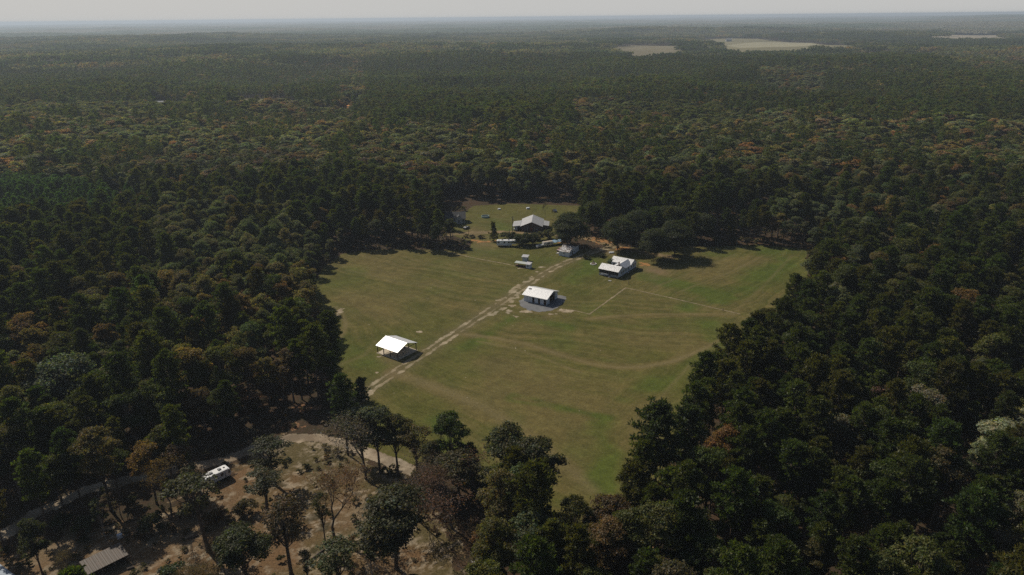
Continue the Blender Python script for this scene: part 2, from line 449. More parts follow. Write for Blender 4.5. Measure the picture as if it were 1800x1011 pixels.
def patch_fn(blobs, pale, dark, seed):
    def fn(x, y):
        n = fbm(x, y, 1.5, seed, 4); k = np.zeros(np.shape(x)) - 1
        for px, py, rx, ry in blobs:
            cx, cy = g2(px, py); k = np.maximum(k, 1 - ((x - cx) / rx) ** 2 - ((y - cy) / ry) ** 2)
        return (k + (n - 0.5) * 3.8 > 0.40) & (k > -0.7), lerp3(dark, pale, (n - 0.3) * 2)
    return fn
def patches(name, blobs, pale, dark, seed, cell=0.3, z=0.028):
    p = np.array([g2(b[0], b[1]) for b in blobs]); m = max(max(b[2:]) for b in blobs) * 1.8 + 1
    tag(cellsheet(name, (p[:, 0].min() - m, p[:, 1].min() - m, p[:, 0].max() + m, p[:, 1].max() + m), cell, patch_fn(blobs, pale, dark, seed), z, SOIL), kind='structure')
patches('sandy_ground', [(992, 547, 4.0, 2.2), (925, 548, 2.6, 1.4), (908, 556, 2, 1.6), (893, 548, 2, 2), (900, 538, 1.6, 1.4), (968, 552, 2.5, 1), (953, 470, 1.6, .8), (943, 478, .9, .9), (916, 472, 2, .8), (640, 690, 2.6, 1.6), (672, 626, 2.0, 1.5), (660, 655, .9, .6), (545, 538, 2, 8), (598, 548, 1.5, 4), (738, 584, 1.5, 1)], (0.34, 0.28, 0.19), (0.17, 0.13, 0.075), 77)
patches('orange_soil', [(852, 425, 6.5, 1.6), (835, 423, 3, 1.6), (870, 423, 3, 1.2), (1062, 424, 6.5, 5.5), (1045, 421, 4, 3), (1095, 437, 5, 3), (1132, 466, 3, 4), (990, 425, 4, 2)], (0.34, 0.17, 0.055), (0.17, 0.095, 0.045), 13, 0.4, 0.032)
patches('woodland_soil', [(540, 715, 5, 3), (430, 700, 4, 3), (510, 750, 4, 2), (330, 700, 2, 3), (1180, 770, 2, 4), (1205, 790, 2, 5), (1155, 945, 4, 3), (1120, 930, 2, 4), (1330, 880, 2, 2), (1330, 420, 10, 2)], (0.22, 0.12, 0.06), (0.10, 0.055, 0.03), 15, 0.4, 0.012)

# the gravel pad
def pad_fn(poly):
    def fn(x, y):
        dd, _, _ = pdist(x, y, [tuple(p) for p in poly], True)
        ins = inpoly(x, y, poly); n = fbm(x, y, 2, 3)
        return (np.where(ins, dd, -dd) + (n - 0.5) * 1.3) > 0, lerp3((0.13, 0.13, 0.13), (0.18, 0.178, 0.17), (n - 0.3) * 2)
    return fn
PAD = wpoly([(913, 529), (916, 539), (930, 546), (948, 548.5), (966, 547), (980, 541), (993, 530), (996, 521.5), (980, 519), (920, 524)])
tag(cellsheet('gravel_pad', (PAD[:, 0].min() - 2, PAD[:, 1].min() - 2, PAD[:, 0].max() + 2, PAD[:, 1].max() + 2), 0.3, pad_fn(PAD), 0.036, painted_mat('gravel', 4, 0.2)), kind='structure')
# narrow worn lines where the grass is thin
def lines_fn(lines):
    def fn(x, y):
        k = np.full(np.shape(x), 1e9)
        for l in lines: k = np.minimum(k, pdist(x, y, l)[0])
        n = fbm(x, y, 1.5, 8, 3)
        return k < 0.32 * (0.35 + 1.3 * n), lerp3((0.18, 0.14, 0.08), (0.25, 0.20, 0.12), (n - 0.3) * 2)
    return fn
PATHS = [[g2(*p) for p in l] for l in ([(1010, 546), (1036, 552.5), (1100, 506), (1180, 524), (1300, 552)], [(780, 442), (840, 455), (905, 467)])]
tag(cellsheet('footpath', bbl(sum(PATHS, []), 2), 0.22, lines_fn(PATHS), 0.040, SOIL), kind='structure')

# far fields
def far_fields():
    cols = [(0.165, 0.140, 0.08), (0.42, 0.36, 0.24), (0.15, 0.13, 0.06), (0.18, 0.16, 0.08), (0.55, 0.25, 0.10), (0.26, 0.22, 0.15), (0.26, 0.22, 0.15), (0.3, 0.26, 0.2), (0.4, 0.33, 0.25)]
    for k, (poly, c) in enumerate(zip(FAR_FIELDS, cols)):
        cell = max(4, (poly[:, 1].max() - poly[:, 1].min()) / 90)
        x = np.arange(poly[:, 0].min(), poly[:, 0].max(), cell); y = np.arange(poly[:, 1].min(), poly[:, 1].max(), cell)
        X, Y = np.meshgrid(x, y); nx = len(x)
        keep = inpoly(X[:-1, :-1] + cell / 2, Y[:-1, :-1] + cell / 2, poly)
        jj, ii = np.nonzero(keep)
        F = np.stack([jj * nx + ii, jj * nx + ii + 1, (jj + 1) * nx + ii + 1, (jj + 1) * nx + ii], -1)
        Z = terrain(X, Y) + 1.0
        if k == 1:
            qx, qy, _ = proj(np.stack([X, Y, Z], -1)); tan = inpoly(qx, qy, [(1275, 80), (1330, 74), (1420, 74), (1440, 79), (1400, 82), (1300, 84)])
            rgb = lerp3((0.17, 0.15, 0.075), (0.27, 0.245, 0.15), tan * 1.0) * (0.8 + .4 * fbm(X, Y, 160, 4))[..., None]
        else: rgb = lerp3(np.array(c) * 0.8, np.array(c) * 1.15, fbm(X, Y, 120, k))
        me = npmesh('far_field', np.stack([X, Y, Z], -1).reshape(-1, 3), F, [MFAR], rgb.reshape(-1, 3), smooth=True)
        tag(link(bpy.data.objects.new('far_field', me)), kind='structure')
MFAR = painted_mat('far_crop', 0.02, 0.1)
far_fields()

# ------------------------------------------------------------------ mesh builder for made things
class MB:
    def __init__(s): s.v = []; s.f = []
    def add(s, vs, fs):
        b = len(s.v); s.v += [tuple(map(float, p)) for p in vs]; s.f += [tuple(b + i for i in f) for f in fs]; return s
    def box(s, x0, x1, y0, y1, z0, z1):
        return s.add([(x0, y0, z0), (x1, y0, z0), (x1, y1, z0), (x0, y1, z0), (x0, y0, z1), (x1, y0, z1), (x1, y1, z1), (x0, y1, z1)],
                     [(3, 2, 1, 0), (4, 5, 6, 7), (0, 1, 5, 4), (1, 2, 6, 5), (2, 3, 7, 6), (3, 0, 4, 7)])
    def slab(s, quad, th):
        """a plate of thickness th under a four-cornered top face"""
        q = [np.array(p, float) for p in quad]; n = np.cross(q[1] - q[0], q[3] - q[0]); n /= np.linalg.norm(n)
        if n[2] < 0: n = -n
        lo = [p - n * th for p in q]
        return s.add(q + lo, [(0, 1, 2, 3), (7, 6, 5, 4), (0, 4, 5, 1), (1, 5, 6, 2), (2, 6, 7, 3), (3, 7, 4, 0)])
    def prism(s, prof, axis, a0, a1):
        """profile [(u,z)] swept along x or y"""
        n = len(prof)
        P = lambda u, z, a: (a, u, z) if axis == 'x' else (u, a, z)
        return s.add([P(u, z, a0) for u, z in prof] + [P(u, z, a1) for u, z in prof],
                     [tuple(range(n)), tuple(range(2 * n - 1, n - 1, -1))] + [(i, (i + 1) % n, n + (i + 1) % n, n + i) for i in range(n)])
    def tube(s, pts, rad, n=6):
        pts = [np.array(p, float) for p in pts]; rad = rad if hasattr(rad, '__len__') else [rad] * len(pts)
        b = len(s.v)
        for i, p in enumerate(pts):
            d = (pts[min(i + 1, len(pts) - 1)] - pts[max(i - 1, 0)]); d /= np.linalg.norm(d) + 1e-9
            a = np.cross(d, (0, 0, 1.0) if abs(d[2]) < 0.9 else (1.0, 0, 0)); a /= np.linalg.norm(a); c = np.cross(d, a)
            for k in range(n):
                t = 2 * pi * k / n; s.v.append(tuple(p + (a * cos(t) + c * sin(t)) * rad[i]))
        for i in range(len(pts) - 1):
            for k in range(n):
                s.f.append((b + i * n + k, b + i * n + (k + 1) % n, b + (i + 1) * n + (k + 1) % n, b + (i + 1) * n + k))
        s.f.append(tuple(b + k for k in range(n))); e = b + (len(pts) - 1) * n; s.f.append(tuple(e + k for k in reversed(range(n))))
        return s
    def build(s, name, mat, parent=None, smooth=False):
        me = bpy.data.meshes.new(name); me.from_pydata(s.v, [], s.f); me.materials.append(mat); me.validate()
        if smooth:
            for p in me.polygons: p.use_smooth = True
        return link(bpy.data.objects.new(name, me), parent)

def empty(name, loc, rz=0, label=None, cat=None, group=None):
    o = bpy.data.objects.new(name, None); o.empty_display_size = 1
    o.location = (float(loc[0]), float(loc[1]), float(loc[2]) if len(loc) > 2 else 0.0); o.rotation_euler = (0, 0, rz)
    link(o); tag(o, label, cat, group); return o

def gable(mb, x0, x1, y0, y1, ze, zr, axis='x', ridge=None, th=0.09, halves='both'):
    """two roof plates; eaves at ze on the outer lines, ridge along axis"""
    if axis == 'x':
        m = ridge if ridge is not None else (y0 + y1) / 2
        if halves != 'far': mb.slab([(x0, y0, ze), (x1, y0, ze), (x1, m, zr), (x0, m, zr)], th)
        if halves != 'near': mb.slab([(x0, m, zr), (x1, m, zr), (x1, y1, ze), (x0, y1, ze)], th)
    else:
        m = ridge if ridge is not None else (x0 + x1) / 2
        mb.slab([(x0, y0, ze), (m, y0, zr), (m, y1, zr), (x0, y1, ze)], th)
        mb.slab([(m, y0, zr), (x1, y0, ze), (x1, y1, ze), (m, y1, zr)], th)
    return mb

def window(root, x0, x1, z0, z1, y, n=-1, axis='y', name='window', frame=WHITE):
    """window in a wall: n gives which way it looks along the axis"""
    def bx(mb, a0, a1, b0, b1, d0, d1):
        if axis == 'y': mb.box(a0, a1, *sorted((y + n * d0, y + n * d1)), b0, b1)
        else: mb.box(*sorted((y + n * d0, y + n * d1)), a0, a1, b0, b1)
        return mb
    g = bx(MB(), x0, x1, z0, z1, 0.0, 0.03).build(name, GLASS, root)
    f = MB(); t = 0.07
    bx(f, x0 - t, x0, z0 - t, z1 + t, 0, .06); bx(f, x1, x1 + t, z0 - t, z1 + t, 0, .06); bx(f, x0, x1, z0 - t, z0, 0, .06); bx(f, x0, x1, z1, z1 + t, 0, .06)
    f.build('frame', frame, g)
    return g

# ---- open pole barn -------------------------------------------------------------------------------------------------
def pole_barn():
    a = R(-36.3)
    r = empty('pole_barn', (-40.7, 229.0), a, 'open-sided pole barn with gleaming white metal gable roof on timber posts', 'barn')
    L, W, ze, zr = 5.3, 5.05, 3.0, 4.8
    m = MB(); gable(m, -L, L, -W, W, ze, zr); rf = m.build('roof', ROOF, r)
    c = MB(); c.slab([(-L - .05, -.18, zr - .03), (L + .05, -.18, zr - .03), (L + .05, 0, zr + .05), (-L - .05, 0, zr + .05)], .03)
    c.slab([(-L - .05, 0, zr + .05), (L + .05, 0, zr + .05), (L + .05, .18, zr - .03), (-L - .05, .18, zr - .03)], .03); c.build('ridge_cap', ROOF, rf)
    for sy in (-1, 1):
        for x in (-4.9, -1.9, 1.3, 4.9):
            zt = ze + 0.02
            MB().box(x - .11, x + .11, sy * 4.55 - .11, sy * 4.55 + .11, 0, zt).build('post', WOOD, r)
    for sy in (-1, 1): MB().box(-5.15, 5.15, sy * 4.55 - .05, sy * 4.55 + .05, ze - .28, ze - .02).build('beam', WOOD, r)
    for x in (-4.9, -1.9, 1.3, 4.9):
        t = MB(); t.box(x - .04, x + .04, -4.49, 4.49, ze - .25, ze - .08)
        t.tube([(x, -2.2, ze - .1), (x, -.0, zr - .2), (x, 2.2, ze - .1)], .05, 4)
        t.build('truss', WOOD, r)
    MB().box(-5.2, 5.25, -5.0, 5.0, 0.02, 0.09).build('floor_slab', M('sand_floor', (0.50, 0.43, 0.33), (0.36, 0.29, 0.20), 1.0), r)
    k = empty('board_stack', (-39.5, 231.9), R(30), 'low pile of dark boards lying on the pole barn floor', 'board stack')
    for i in range(3): MB().box(-1.3, 1.2 + .1 * i, -.5 + i * .3, -.25 + i * .3, .09, .24).build('board', WOOD, k)
pole_barn()

# ---- white stall barn ----------------------------------------------------------------------------------------------
def white_barn():
    a = R(-31.2)
    r = empty('stall_barn', (12.0, 277.6), a, 'white walled barn with bright metal roof standing on a grey gravel pad', 'barn')
    L, W, ze, zr = 5.9, 5.6, 2.95, 4.85
    wx0, wx1, wy0, wy1 = -5.3, 5.2, -4.9, 4.9
    m = MB(); gable(m, -L, L, -W, W, ze, zr); rf = m.build('roof', ROOF, r)
    MB().slab([(-4.9, -1.75, zr - 1.75 * 1.9 / 5.6 + .05), (-3.7, -1.75, zr - 1.75 * 1.9 / 5.6 + .05), (-3.7, -1.05, zr - 1.05 * 1.9 / 5.6 + .05), (-4.9, -1.05, zr - 1.05 * 1.9 / 5.6 + .05)], .04).build('vent_panel', DARK, rf)
    zt = lambda y: zr - .12 - abs(y) * (zr - ze) / W
    wl = MB()
    n = wx1 - wx0
    ops = [(.37, .47), (.63, .72), (.88, .99)]
    xs = [0] + [v for o in ops for v in o] + [1]
    for i in range(0, len(xs), 2): wl.box(wx0 + xs[i] * n, wx0 + xs[i + 1] * n, wy0, wy0 + .12, .04, ze)
    for o in ops: wl.box(wx0 + o[0] * n, wx0 + o[1] * n, wy0, wy0 + .12, 2.35, ze)
    wl.box(wx0, wx1, wy1 - .12, wy1, .04, ze)
    wl.prism([(wy0 + .12, .04), (wy1 - .12, .04), (wy1 - .12, zt(wy1 - .12)), (0, zt(0)), (wy0 + .12, zt(wy0 + .12))], 'x', wx0, wx0 + .12)
    g0, g1 = -1.9, 2.2
    wl.prism([(wy0 + .12, .04), (g0, .04), (g0, zt(g0)), (wy0 + .12, zt(wy0 + .12))], 'x', wx1 - .12, wx1)
    wl.prism([(g1, .04), (wy1 - .12, .04), (wy1 - .12, zt(wy1 - .12)), (g1, zt(g1))], 'x', wx1 - .12, wx1)
    wl.build('wall', WHITE, r)
    MB().prism([(g0, 3.1), (g1, 3.1), (g1, zt(g1)), (0, zt(0)), (g0, zt(g0))], 'x', wx1 - .12, wx1).build('gable_panel', M('blue_grey_panel', (0.20, 0.23, 0.26), None, 1.0), r)
    for o in ops:
        d = MB().box(wx0 + o[0] * n, wx0 + o[1] * n, wy0 + .16, wy0 + .22, .06, 1.3).build('half_door', M('stall_door', (0.10, 0.065, 0.045), None, 3), r)
    p = MB()
    for y in (-1.5, 0, 1.5): p.box(-5.0, 4.9, y * 2 - .04, y * 2 + .04, .04, 1.6)
    p.build('stall_divider', WOOD, r)
    for y in (g0 - .12, g1 + .12): MB().box(wx1, wx1 + .09, y - .12, y + .12, .04, 3.1).build('door_post', WOOD, r)
white_barn()

# ---- farmhouse ------------------------------------------------------------------------------------------------------
def farmhouse():
    ang = R(-35)                              # local x along the front (to the right), y to the back
    r = empty('farmhouse', (47.5, 301.4), ang, 'white H-shaped farmhouse with metal roofs and dark screened front porch', 'house')
    # main front block x -10..0, y 0..7
    wl = MB(); wl.box(-9.7, -.35, 2.9, 6.7, .35, 3.0); wl.prism([(2.9, 3.0), (6.7, 3.0), (5.0, 4.15), (4.2, 4.5), (3.5, 4.6), (2.9, 4.3)], 'x', -9.6, -.36)
    wl.prism([(0.35, .35), (6.8, .35), (6.8, 3.0), (3.5, 4.62), (.35, 3.15)], 'x', -.345, -.2)
    wl.box(-6.2, -.35, 6.71, 12.6, .35, 3.0)
    wl.prism([(-6.1, 3.0), (-.35, 3.0), (-2.6, 4.8)], 'y', 6.8, 12.4)
    wl.box(-10.2, -.25, 12.61, 19.0, .35, 3.0); wl.prism([(12.7, 3.0), (18.9, 3.0), (15.8, 4.62)], 'x', -10.1, -.25)
    wl.build('wall', WHITE, r)
    MB().box(-9.8, -.4, .3, 19.1, .03, .34).build('foundation', M('dark_crawlspace', (0.05, .05, .05), None, 2), r)
    rf = MB(); gable(rf, -10.2, 0, -.1, 7.1, 3.15, 4.8); rf.build('roof', ROOFOLD2, r)
    rf = MB(); rf.slab([(-6.6, 6.0, 2.85), (-2.5, 6.0, 5.0), (-2.5, 13.2, 5.0), (-6.6, 13.2, 2.85)], .08); rf.slab([(-2.5, 6.0, 5.0), (.05, 6.6, 3.05), (.05, 13.0, 3.05), (-2.5, 14.6, 5.0)], .08)
    rf.build('roof', ROOF, r)
    rf = MB(); gable(rf, -10.6, .1, 12.1, 19.4, 3.1, 4.75); rf.build('roof', ROOFOLD2, r)
    MB().box(-3.4, -2.9, 6.3, 6.8, 3.4, 5.6).build('chimney', M('chimney_brick', (0.16, 0.10, 0.08), None, 4), r)
    # porch
    pr = MB().box(-9.8, -.2, .25, 2.85, .3, .42).build('porch_floor', M('porch_boards', (0.35, 0.36, 0.37), None, 4), r)
    MB().box(-9.7, -.3, .30, .34, 1.3, 2.95).build('porch_screen', DARK, r)
    for x0, x1 in ((-9.8, -4.9), (-3.9, -.2)):
        MB().box(x0, x1, .22, .29, 1.12, 1.27).build('railing', WHITE, r)
        MB().box(x0, x1, .235, .28, .5, .98).build('railing', M('blue_grey_board', (0.30, 0.34, 0.38), None, 2), r)
    for x in (-9.8, -7.4, -4.95, -3.9, -2.0, -.25): MB().box(x - .06, x + .06, .2, .32, .3, 3.1).build('porch_post', M('porch_post_paint', (.22, .24, .26), None, 2), r)
    st = MB()
    for i in range(3): st.box(-4.85, -3.95, -.75 + .3 * i, -.45 + .3 * i, .02, .14 + .12 * i)
    st.build('steps', CONC, r)
    for y in (3.6, 5.6, 8.2, 10.6, 13.6, 15.6, 17.4): window(r, y - .42, y + .42, 1.35, 2.6, -.2 if y < 7 else (-.35 if y < 12.6 else -.25), 1, 'x')
    MB().box(-9.0, -8.2, 12.54, 12.6, .4, 2.4).build('door', DARK, r)
    MB().box(-.2, .55, 9.0, 9.9, .3, .42).build('side_step', CONC, r)
ROOFOLD2 = M('pale_metal_roof', (0.52, 0.51, 0.49), (0.44, 0.43, 0.41), 0.7, rough=0.45, metal=0.2, spec=0.8, wave=('X', 1.6))
farmhouse()
# ---- hut with rusty roof ---------------------------------------------------------------------------------------------
def rusty_mat():
    m, t, b = nodes('rust_blotched_roof')
    c = mix(t, ramp(t, noise(t, 1.1, 6, .75), 0.46, 0.53), (0.48, 0.47, 0.45), (0.10, 0.07, 0.055))
    t.links.new(c, b.inputs['Base Color']); b.inputs['Roughness'].default_value = .5; b.inputs['Metallic'].default_value = .15; return m
RUSTY = rusty_mat()
def hut():
    r = empty('storage_hut', (25.5, 334.4), R(-30), 'white hut whose pale metal roof is blotched with dark rust', 'hut')
    wl = MB(); wl.box(-2.7, 2.7, .2, 11.8, .05, 2.3); wl.prism([(.2, 2.3), (11.8, 2.3), (11.8, 2.5), (5.2, 4.0), (.2, 2.4)], 'x', -2.68, 2.68)
    wl.build('wall', WHITE, r)
    MB().slab([(-3.0, -.1, 2.45), (3.0, -.1, 2.45), (3.0, 5.2, 4.25), (-3.0, 5.2, 4.25)], .08).build('roof', RUSTY, r)
    MB().slab([(-3.0, 5.2, 4.25), (3.0, 5.2, 4.25), (3.0, 12.2, 2.7), (-3.0, 12.2, 2.7)], .08).build('roof', M('dark_rusty_roof', (0.13, .10, .085), (.06, .05, .05), 1.0), r)
    window(r, -.3, .35, 1.25, 1.8, .2, -1, 'y')
    for y in (2.2, 6.0, 9.0): window(r, y - .35, y + .35, 1.1, 2.0, 2.7, 1, 'x')
    MB().box(2.7, 2.76, 3.6, 4.5, .1, 2.1).build('door', DARK, r)
hut()
# ---- little shed and open lean-to ---------------------------------------------------------------------------------------
r = empty('tool_shed', (6.6, 328.2), R(-18), 'small tall white shed just behind the long low lean-to', 'shed')
MB().box(-1.2, 1.2, -1.2, 1.2, .03, 2.35).build('wall', WHITE, r)
MB().slab([(-1.6, -1.5, 2.4), (1.6, -1.5, 2.4), (1.6, 1.5, 2.75), (-1.6, 1.5, 2.75)], .08).build('roof', ROOFOLD, r)
MB().box(1.2, 1.26, -.5, .4, .05, 2.0).build('door', DARK, r)
r = empty('animal_shelter', (5.5, 319.1), R(-28), 'long low lean-to with pale roof and a white cabin at its right end', 'shelter')
MB().slab([(-4.3, -1.1, 1.9), (1.4, -1.1, 2.0), (1.4, 1.1, 2.35), (-4.3, 1.1, 2.25)], .06).build('roof', M('green_grey_roof', (.42, .44, .40), (.32, .34, .3), 1), r)
MB().slab([(1.4, -1.3, 2.1), (4.0, -1.3, 2.1), (4.0, 1.4, 2.55), (1.4, 1.4, 2.55)], .06).build('roof', ROOFOLD, r)
MB().box(1.7, 3.8, -1.0, 1.2, .03, 2.1).build('cabin_wall', WHITE, r)
window(r, 2.5, 3.1, .9, 1.6, -1.0, -1, 'y')
for x in (-4.1, -2.2, -.3, 1.3):
    for y in (-.95, .95): MB().box(x - .05, x + .05, y - .05, y + .05, 0, 1.95 if y < 0 else 2.2).build('post', WOOD, r)
m = MB()
for x in (-3.9, -2.0, -.1): m.box(x, x + 1.5, -.5, .7, .03, .75)
m.build('pen', M('rusty_wire_pen', (.14, .07, .045), None, 3), r)

# ---- brick house and dim house -----------------------------------------------------------------------------------------------
def brick_house():
    r = empty('brick_house', (11.0, 378.7), R(-5), 'dark brick house with broad pale metal gable roof, beyond the hedge', 'house')
    zt = 5.2
    wl = MB(); wl.prism([(-5.6, .03), (5.6, .03), (5.6, 3.0), (0, zt), (-5.6, 3.0)], 'y', 0, 15); wl.build('wall', BRICK, r)
    m = MB(); gable(m, -6.2, 6.2, -.6, 15.6, 2.95, 5.45, 'y'); m.build('roof', ROOFF, r)
    MB().slab([(-10.6, .8, 2.55), (-6.2, .8, 3.1), (-6.2, 11.5, 3.1), (-10.6, 11.5, 2.55)], .1).build('carport_roof', ROOFF, r)
    MB().slab([(6.3, 3.0, 3.0), (9.4, 3.0, 2.5), (9.4, 12.5, 2.5), (6.3, 12.5, 3.0)], .1).build('side_roof', ROOFF, r)
    MB().box(5.61, 9.0, 4.0, 12, .03, 2.55).build('wing_wall', BRICK, r)
    for x in (-10.3, -8.2):
        for y in (1.1, 11.2): MB().box(x - .1, x + .1, y - .1, y + .1, 0, 2.6).build('post', WHITE, r)
    MB().box(-9.9, -5.7, 6.0, 6.15, .03, 2.5).build('back_wall', WHITE, r)
    for x in (-3.0, 2.6): window(r, x - .7, x + .7, 1.0, 2.3, 0, -1, 'y')
    MB().box(-.5, .5, -.05, 0, .1, 2.2).build('door', M('red_door', (.25, .09, .05), None, 2), r)
ROOFF = M('far_metal_roof', (0.37, 0.36, 0.345), (0.27, 0.26, 0.25), 0.6, rough=0.55, metal=0.1, spec=0.5, wave=('Y', 1.2))
brick_house()
def dim_house():
    r = empty('shingle_house', (-31.9, 396.7), R(4), 'pale grey house with dark shingle roof, half hidden behind the left trees', 'house')
    wl = MB(); wl.box(-5.5, 5.5, 0, 8, .1, 3.0); wl.prism([(0, 3.0), (8, 3.0), (4, 5.6)], 'x', -5.5, 5.5); wl.prism([(0, 3.0), (4.0, 3.0), (2.0, 4.7)], 'y', -1.6, 1.0)
    wl.box(.1, 3.9, -1.5, -.01, .1, 3.0); wl.build('wall', M('grey_siding', (.42, .42, .40), None, 1), r)
    m = MB(); gable(m, -6.0, 6.0, -.6, 8.6, 2.8, 5.9); m.slab([(-.4, -1.9, 2.85), (2.0, -1.9, 4.95), (2.0, 2.6, 4.95), (-.4, 1.0, 2.85)], .08); m.slab([(2.0, -1.9, 4.95), (4.4, -1.9, 2.85), (4.4, 1.0, 2.85), (2.0, 2.6, 4.95)], .08)
    m.build('roof', M('dark_shingles', (.07, .068, .065), (.045, .045, .045), 2), r)
    for x in (-4, -1.8, 2.0, 4.7): window(r, x - .45, x + .45, 1.1, 2.3, -1.5 if x == 2.0 else 0, -1, 'y')
    MB().box(-3.3, -2.6, -.05, 0, .1, 2.2).build('door', DARK, r)
dim_house()

# ---- vehicles ---------------------------------------------------------------------------------------------------------
def wheel(root, x, y, rad, wd=.22):
    m = MB()
    prof = [(rad * cos(t), rad * sin(t)) for t in np.linspace(0, 2 * pi, 17)[:-1]]
    m.add([(x + u, y - wd / 2, rad + v) for u, v in prof] + [(x + u, y + wd / 2, rad + v) for u, v in prof],
          [tuple(range(16)), tuple(range(31, 15, -1))] + [(i, (i + 1) % 16, 16 + (i + 1) % 16, 16 + i) for i in range(16)])
    w_ = m.build('wheel', RUBBER, root)
    q = MB(); q.tube([(x, y - wd / 2 - .01, rad), (x, y + wd / 2 + .01, rad)], rad * .55, 10); q.build('rim', STEEL, w_)

def trailer(name, loc, rz, label, L, W, Ht, fifth, awning=False):
    r = empty(name, loc, rz, label, 'trailer')
    z0 = .75
    if fifth:
        prof = [(-L / 2, z0), (L / 2 - 2.2, z0), (L / 2 - 1.9, 1.45), (L / 2, 1.55), (L / 2, Ht - .35), (L / 2 - .5, Ht), (-L / 2 + .3, Ht), (-L / 2, Ht - .3)]
    else:
        prof = [(-L / 2 + .1, z0), (L / 2 - .3, z0), (L / 2, 1.5), (L / 2 - .35, Ht - .15), (L / 2 - .9, Ht), (-L / 2 + .4, Ht), (-L / 2, Ht - .3), (-L / 2, 1.1)]
    m = MB(); n = len(prof)
    m.add([(u, -W / 2, z) for u, z in prof] + [(u, W / 2, z) for u, z in prof], [tuple(range(n)), tuple(range(2 * n - 1, n - 1, -1))] + [(i, n + i, n + (i + 1) % n, (i + 1) % n) for i in range(n)])
    m.build('body', M('trailer_white', (0.72, 0.72, 0.71), (0.64, 0.64, 0.63), .6, rough=.4), r)
    MB().box(-L / 2 + .3, L / 2 - .7, -W / 2 + .2, W / 2 - .2, Ht, Ht + .04).build('roof', M('trailer_roof', (.74, .73, .70), (.5, .48, .45), 1.1, rough=.5), r)
    for x in (-L * .22, L * .12): MB().box(x - .4, x + .4, -.35, .35, Ht + .04, Ht + .32).build('air_conditioner', M('vent_cover', (.25, .25, .25), None, 3), r)
    for x in (-L * .38, L * .3): MB().box(x - .22, x + .22, -.25, .2, Ht + .04, Ht + .14).build('roof_vent', DARK, r)
    for x0, x1 in ((-L * .45, -L * .36), (-L * .14, -L * .06), (L * .08, L * .17), (L * .38, L * .44)): window(r, x0, x1, Ht - 1.15, Ht - .6, -W / 2, -1, 'y', frame=STEEL)
    MB().box(L * .22, L * .28, -W / 2 - .03, -W / 2, z0 + .15, Ht - .5).build('door', M('trailer_door', (.35, .36, .38), None, 2), r)
    MB().box(-L / 2 + .2, L / 2 - 2.3, -W / 2 - .01, -W / 2, 1.35, 1.5).build('stripe', M('trailer_stripe', (.18, .22, .28), None, 1), r)
    for x in (-.9, .0):
        for y in (-1, 1): wheel(r, x - .3, y * (W / 2 - .2), .36)
    MB().box(-L / 2 + .2, L / 2 - .4 if not fifth else L / 2 - 2.3, -.6, .6, .5, z0).build('chassis', STEEL, r)
    if fifth: MB().tube([(L / 2 - 1.1, 0, 1.5), (L / 2 - 1.1, 0, .9)], .12).build('hitch', STEEL, r); MB().tube([(L / 2 - 2.4, -.8, .75), (L / 2 - 2.4, -.8, 0)], .06).build('jack_leg', STEEL, r)
    else: MB().tube([(L / 2 - .4, 0, .62), (L / 2 + 1.1, 0, .6)], .07).build('tow_bar', STEEL, r)
    return r
trailer('camper_trailer', (-2.6, 352.5), R(-2), 'long white fifth wheel camper parked in front of the hedge', 9.8, 2.5, 3.2, True)
trailer('camper_trailer', (-75.5, 154.3), R(47), 'white camper trailer under the trees at the edge of the foreground clearing', 6.6, 2.4, 2.9, False)

def car(name, loc, rz, label, body, L=4.6, W=1.8, pickup=False):
    r = empty(name, loc, rz, label, 'car')
    if pickup: prof = [(-L / 2, .45), (L / 2, .45), (L / 2, .95), (L * .25, 1.05), (L * .12, 1.65), (-L * .1, 1.7), (-L * .14, 1.05), (-L / 2, 1.0)]
    else: prof = [(-L / 2, .4), (L / 2, .4), (L / 2, .8), (L * .22, .95), (L * .08, 1.4), (-L * .22, 1.42), (-L * .4, 1.0), (-L / 2, .9)]
    m = MB(); n = len(prof); wy = lambda z: W / 2 if z < 1.06 else W / 2 - .18
    m.add([(u, -wy(z), z) for u, z in prof] + [(u, wy(z), z) for u, z in prof], [tuple(range(n)), tuple(range(2 * n - 1, n - 1, -1))] + [(i, n + i, n + (i + 1) % n, (i + 1) % n) for i in range(n)])
    m.build('body', body, r)
    for s in (-1, 1): MB().box(-L * .2, L * .08, s * (W / 2 - .1) - .02, s * (W / 2 - .1) + .02, 1.0, 1.32).build('side_window', GLASS, r)
    MB().slab([(L * .215, -W / 2 + .2, .99), (L * .215, W / 2 - .2, .99), (L * .10, W / 2 - .25, 1.38), (L * .10, -W / 2 + .25, 1.38)], .02).build('windscreen', GLASS, r)
    for x in (-L * .31, L * .31):
        for y in (-1, 1): wheel(r, x, y * (W / 2 - .1), .33)
    return r
car('parked_car', g2(820, 402), R(60), 'dark car parked in front of the shaded grey house', M('dark_car', (.03, .032, .035), None, 1, rough=.3, spec=.6))
car('parked_car', g2(907, 403.5), R(80), 'white car under the carport of the brick house', M('white_car', (.6, .6, .6), None, 1, rough=.3, spec=.6))
car('parked_car', g2(985, 441), R(55), 'old red and white pickup beside the rusty-roofed hut', M('red_car', (.28, .08, .06), (.5, .45, .42), 1.2, rough=.4), 4.6, 1.8, True)
car('parked_car', g2(975, 372), R(100), 'blue car in the shade at the far edge of the back yard', M('blue_car', (.05, .07, .12), None, 1, rough=.4, spec=.6))

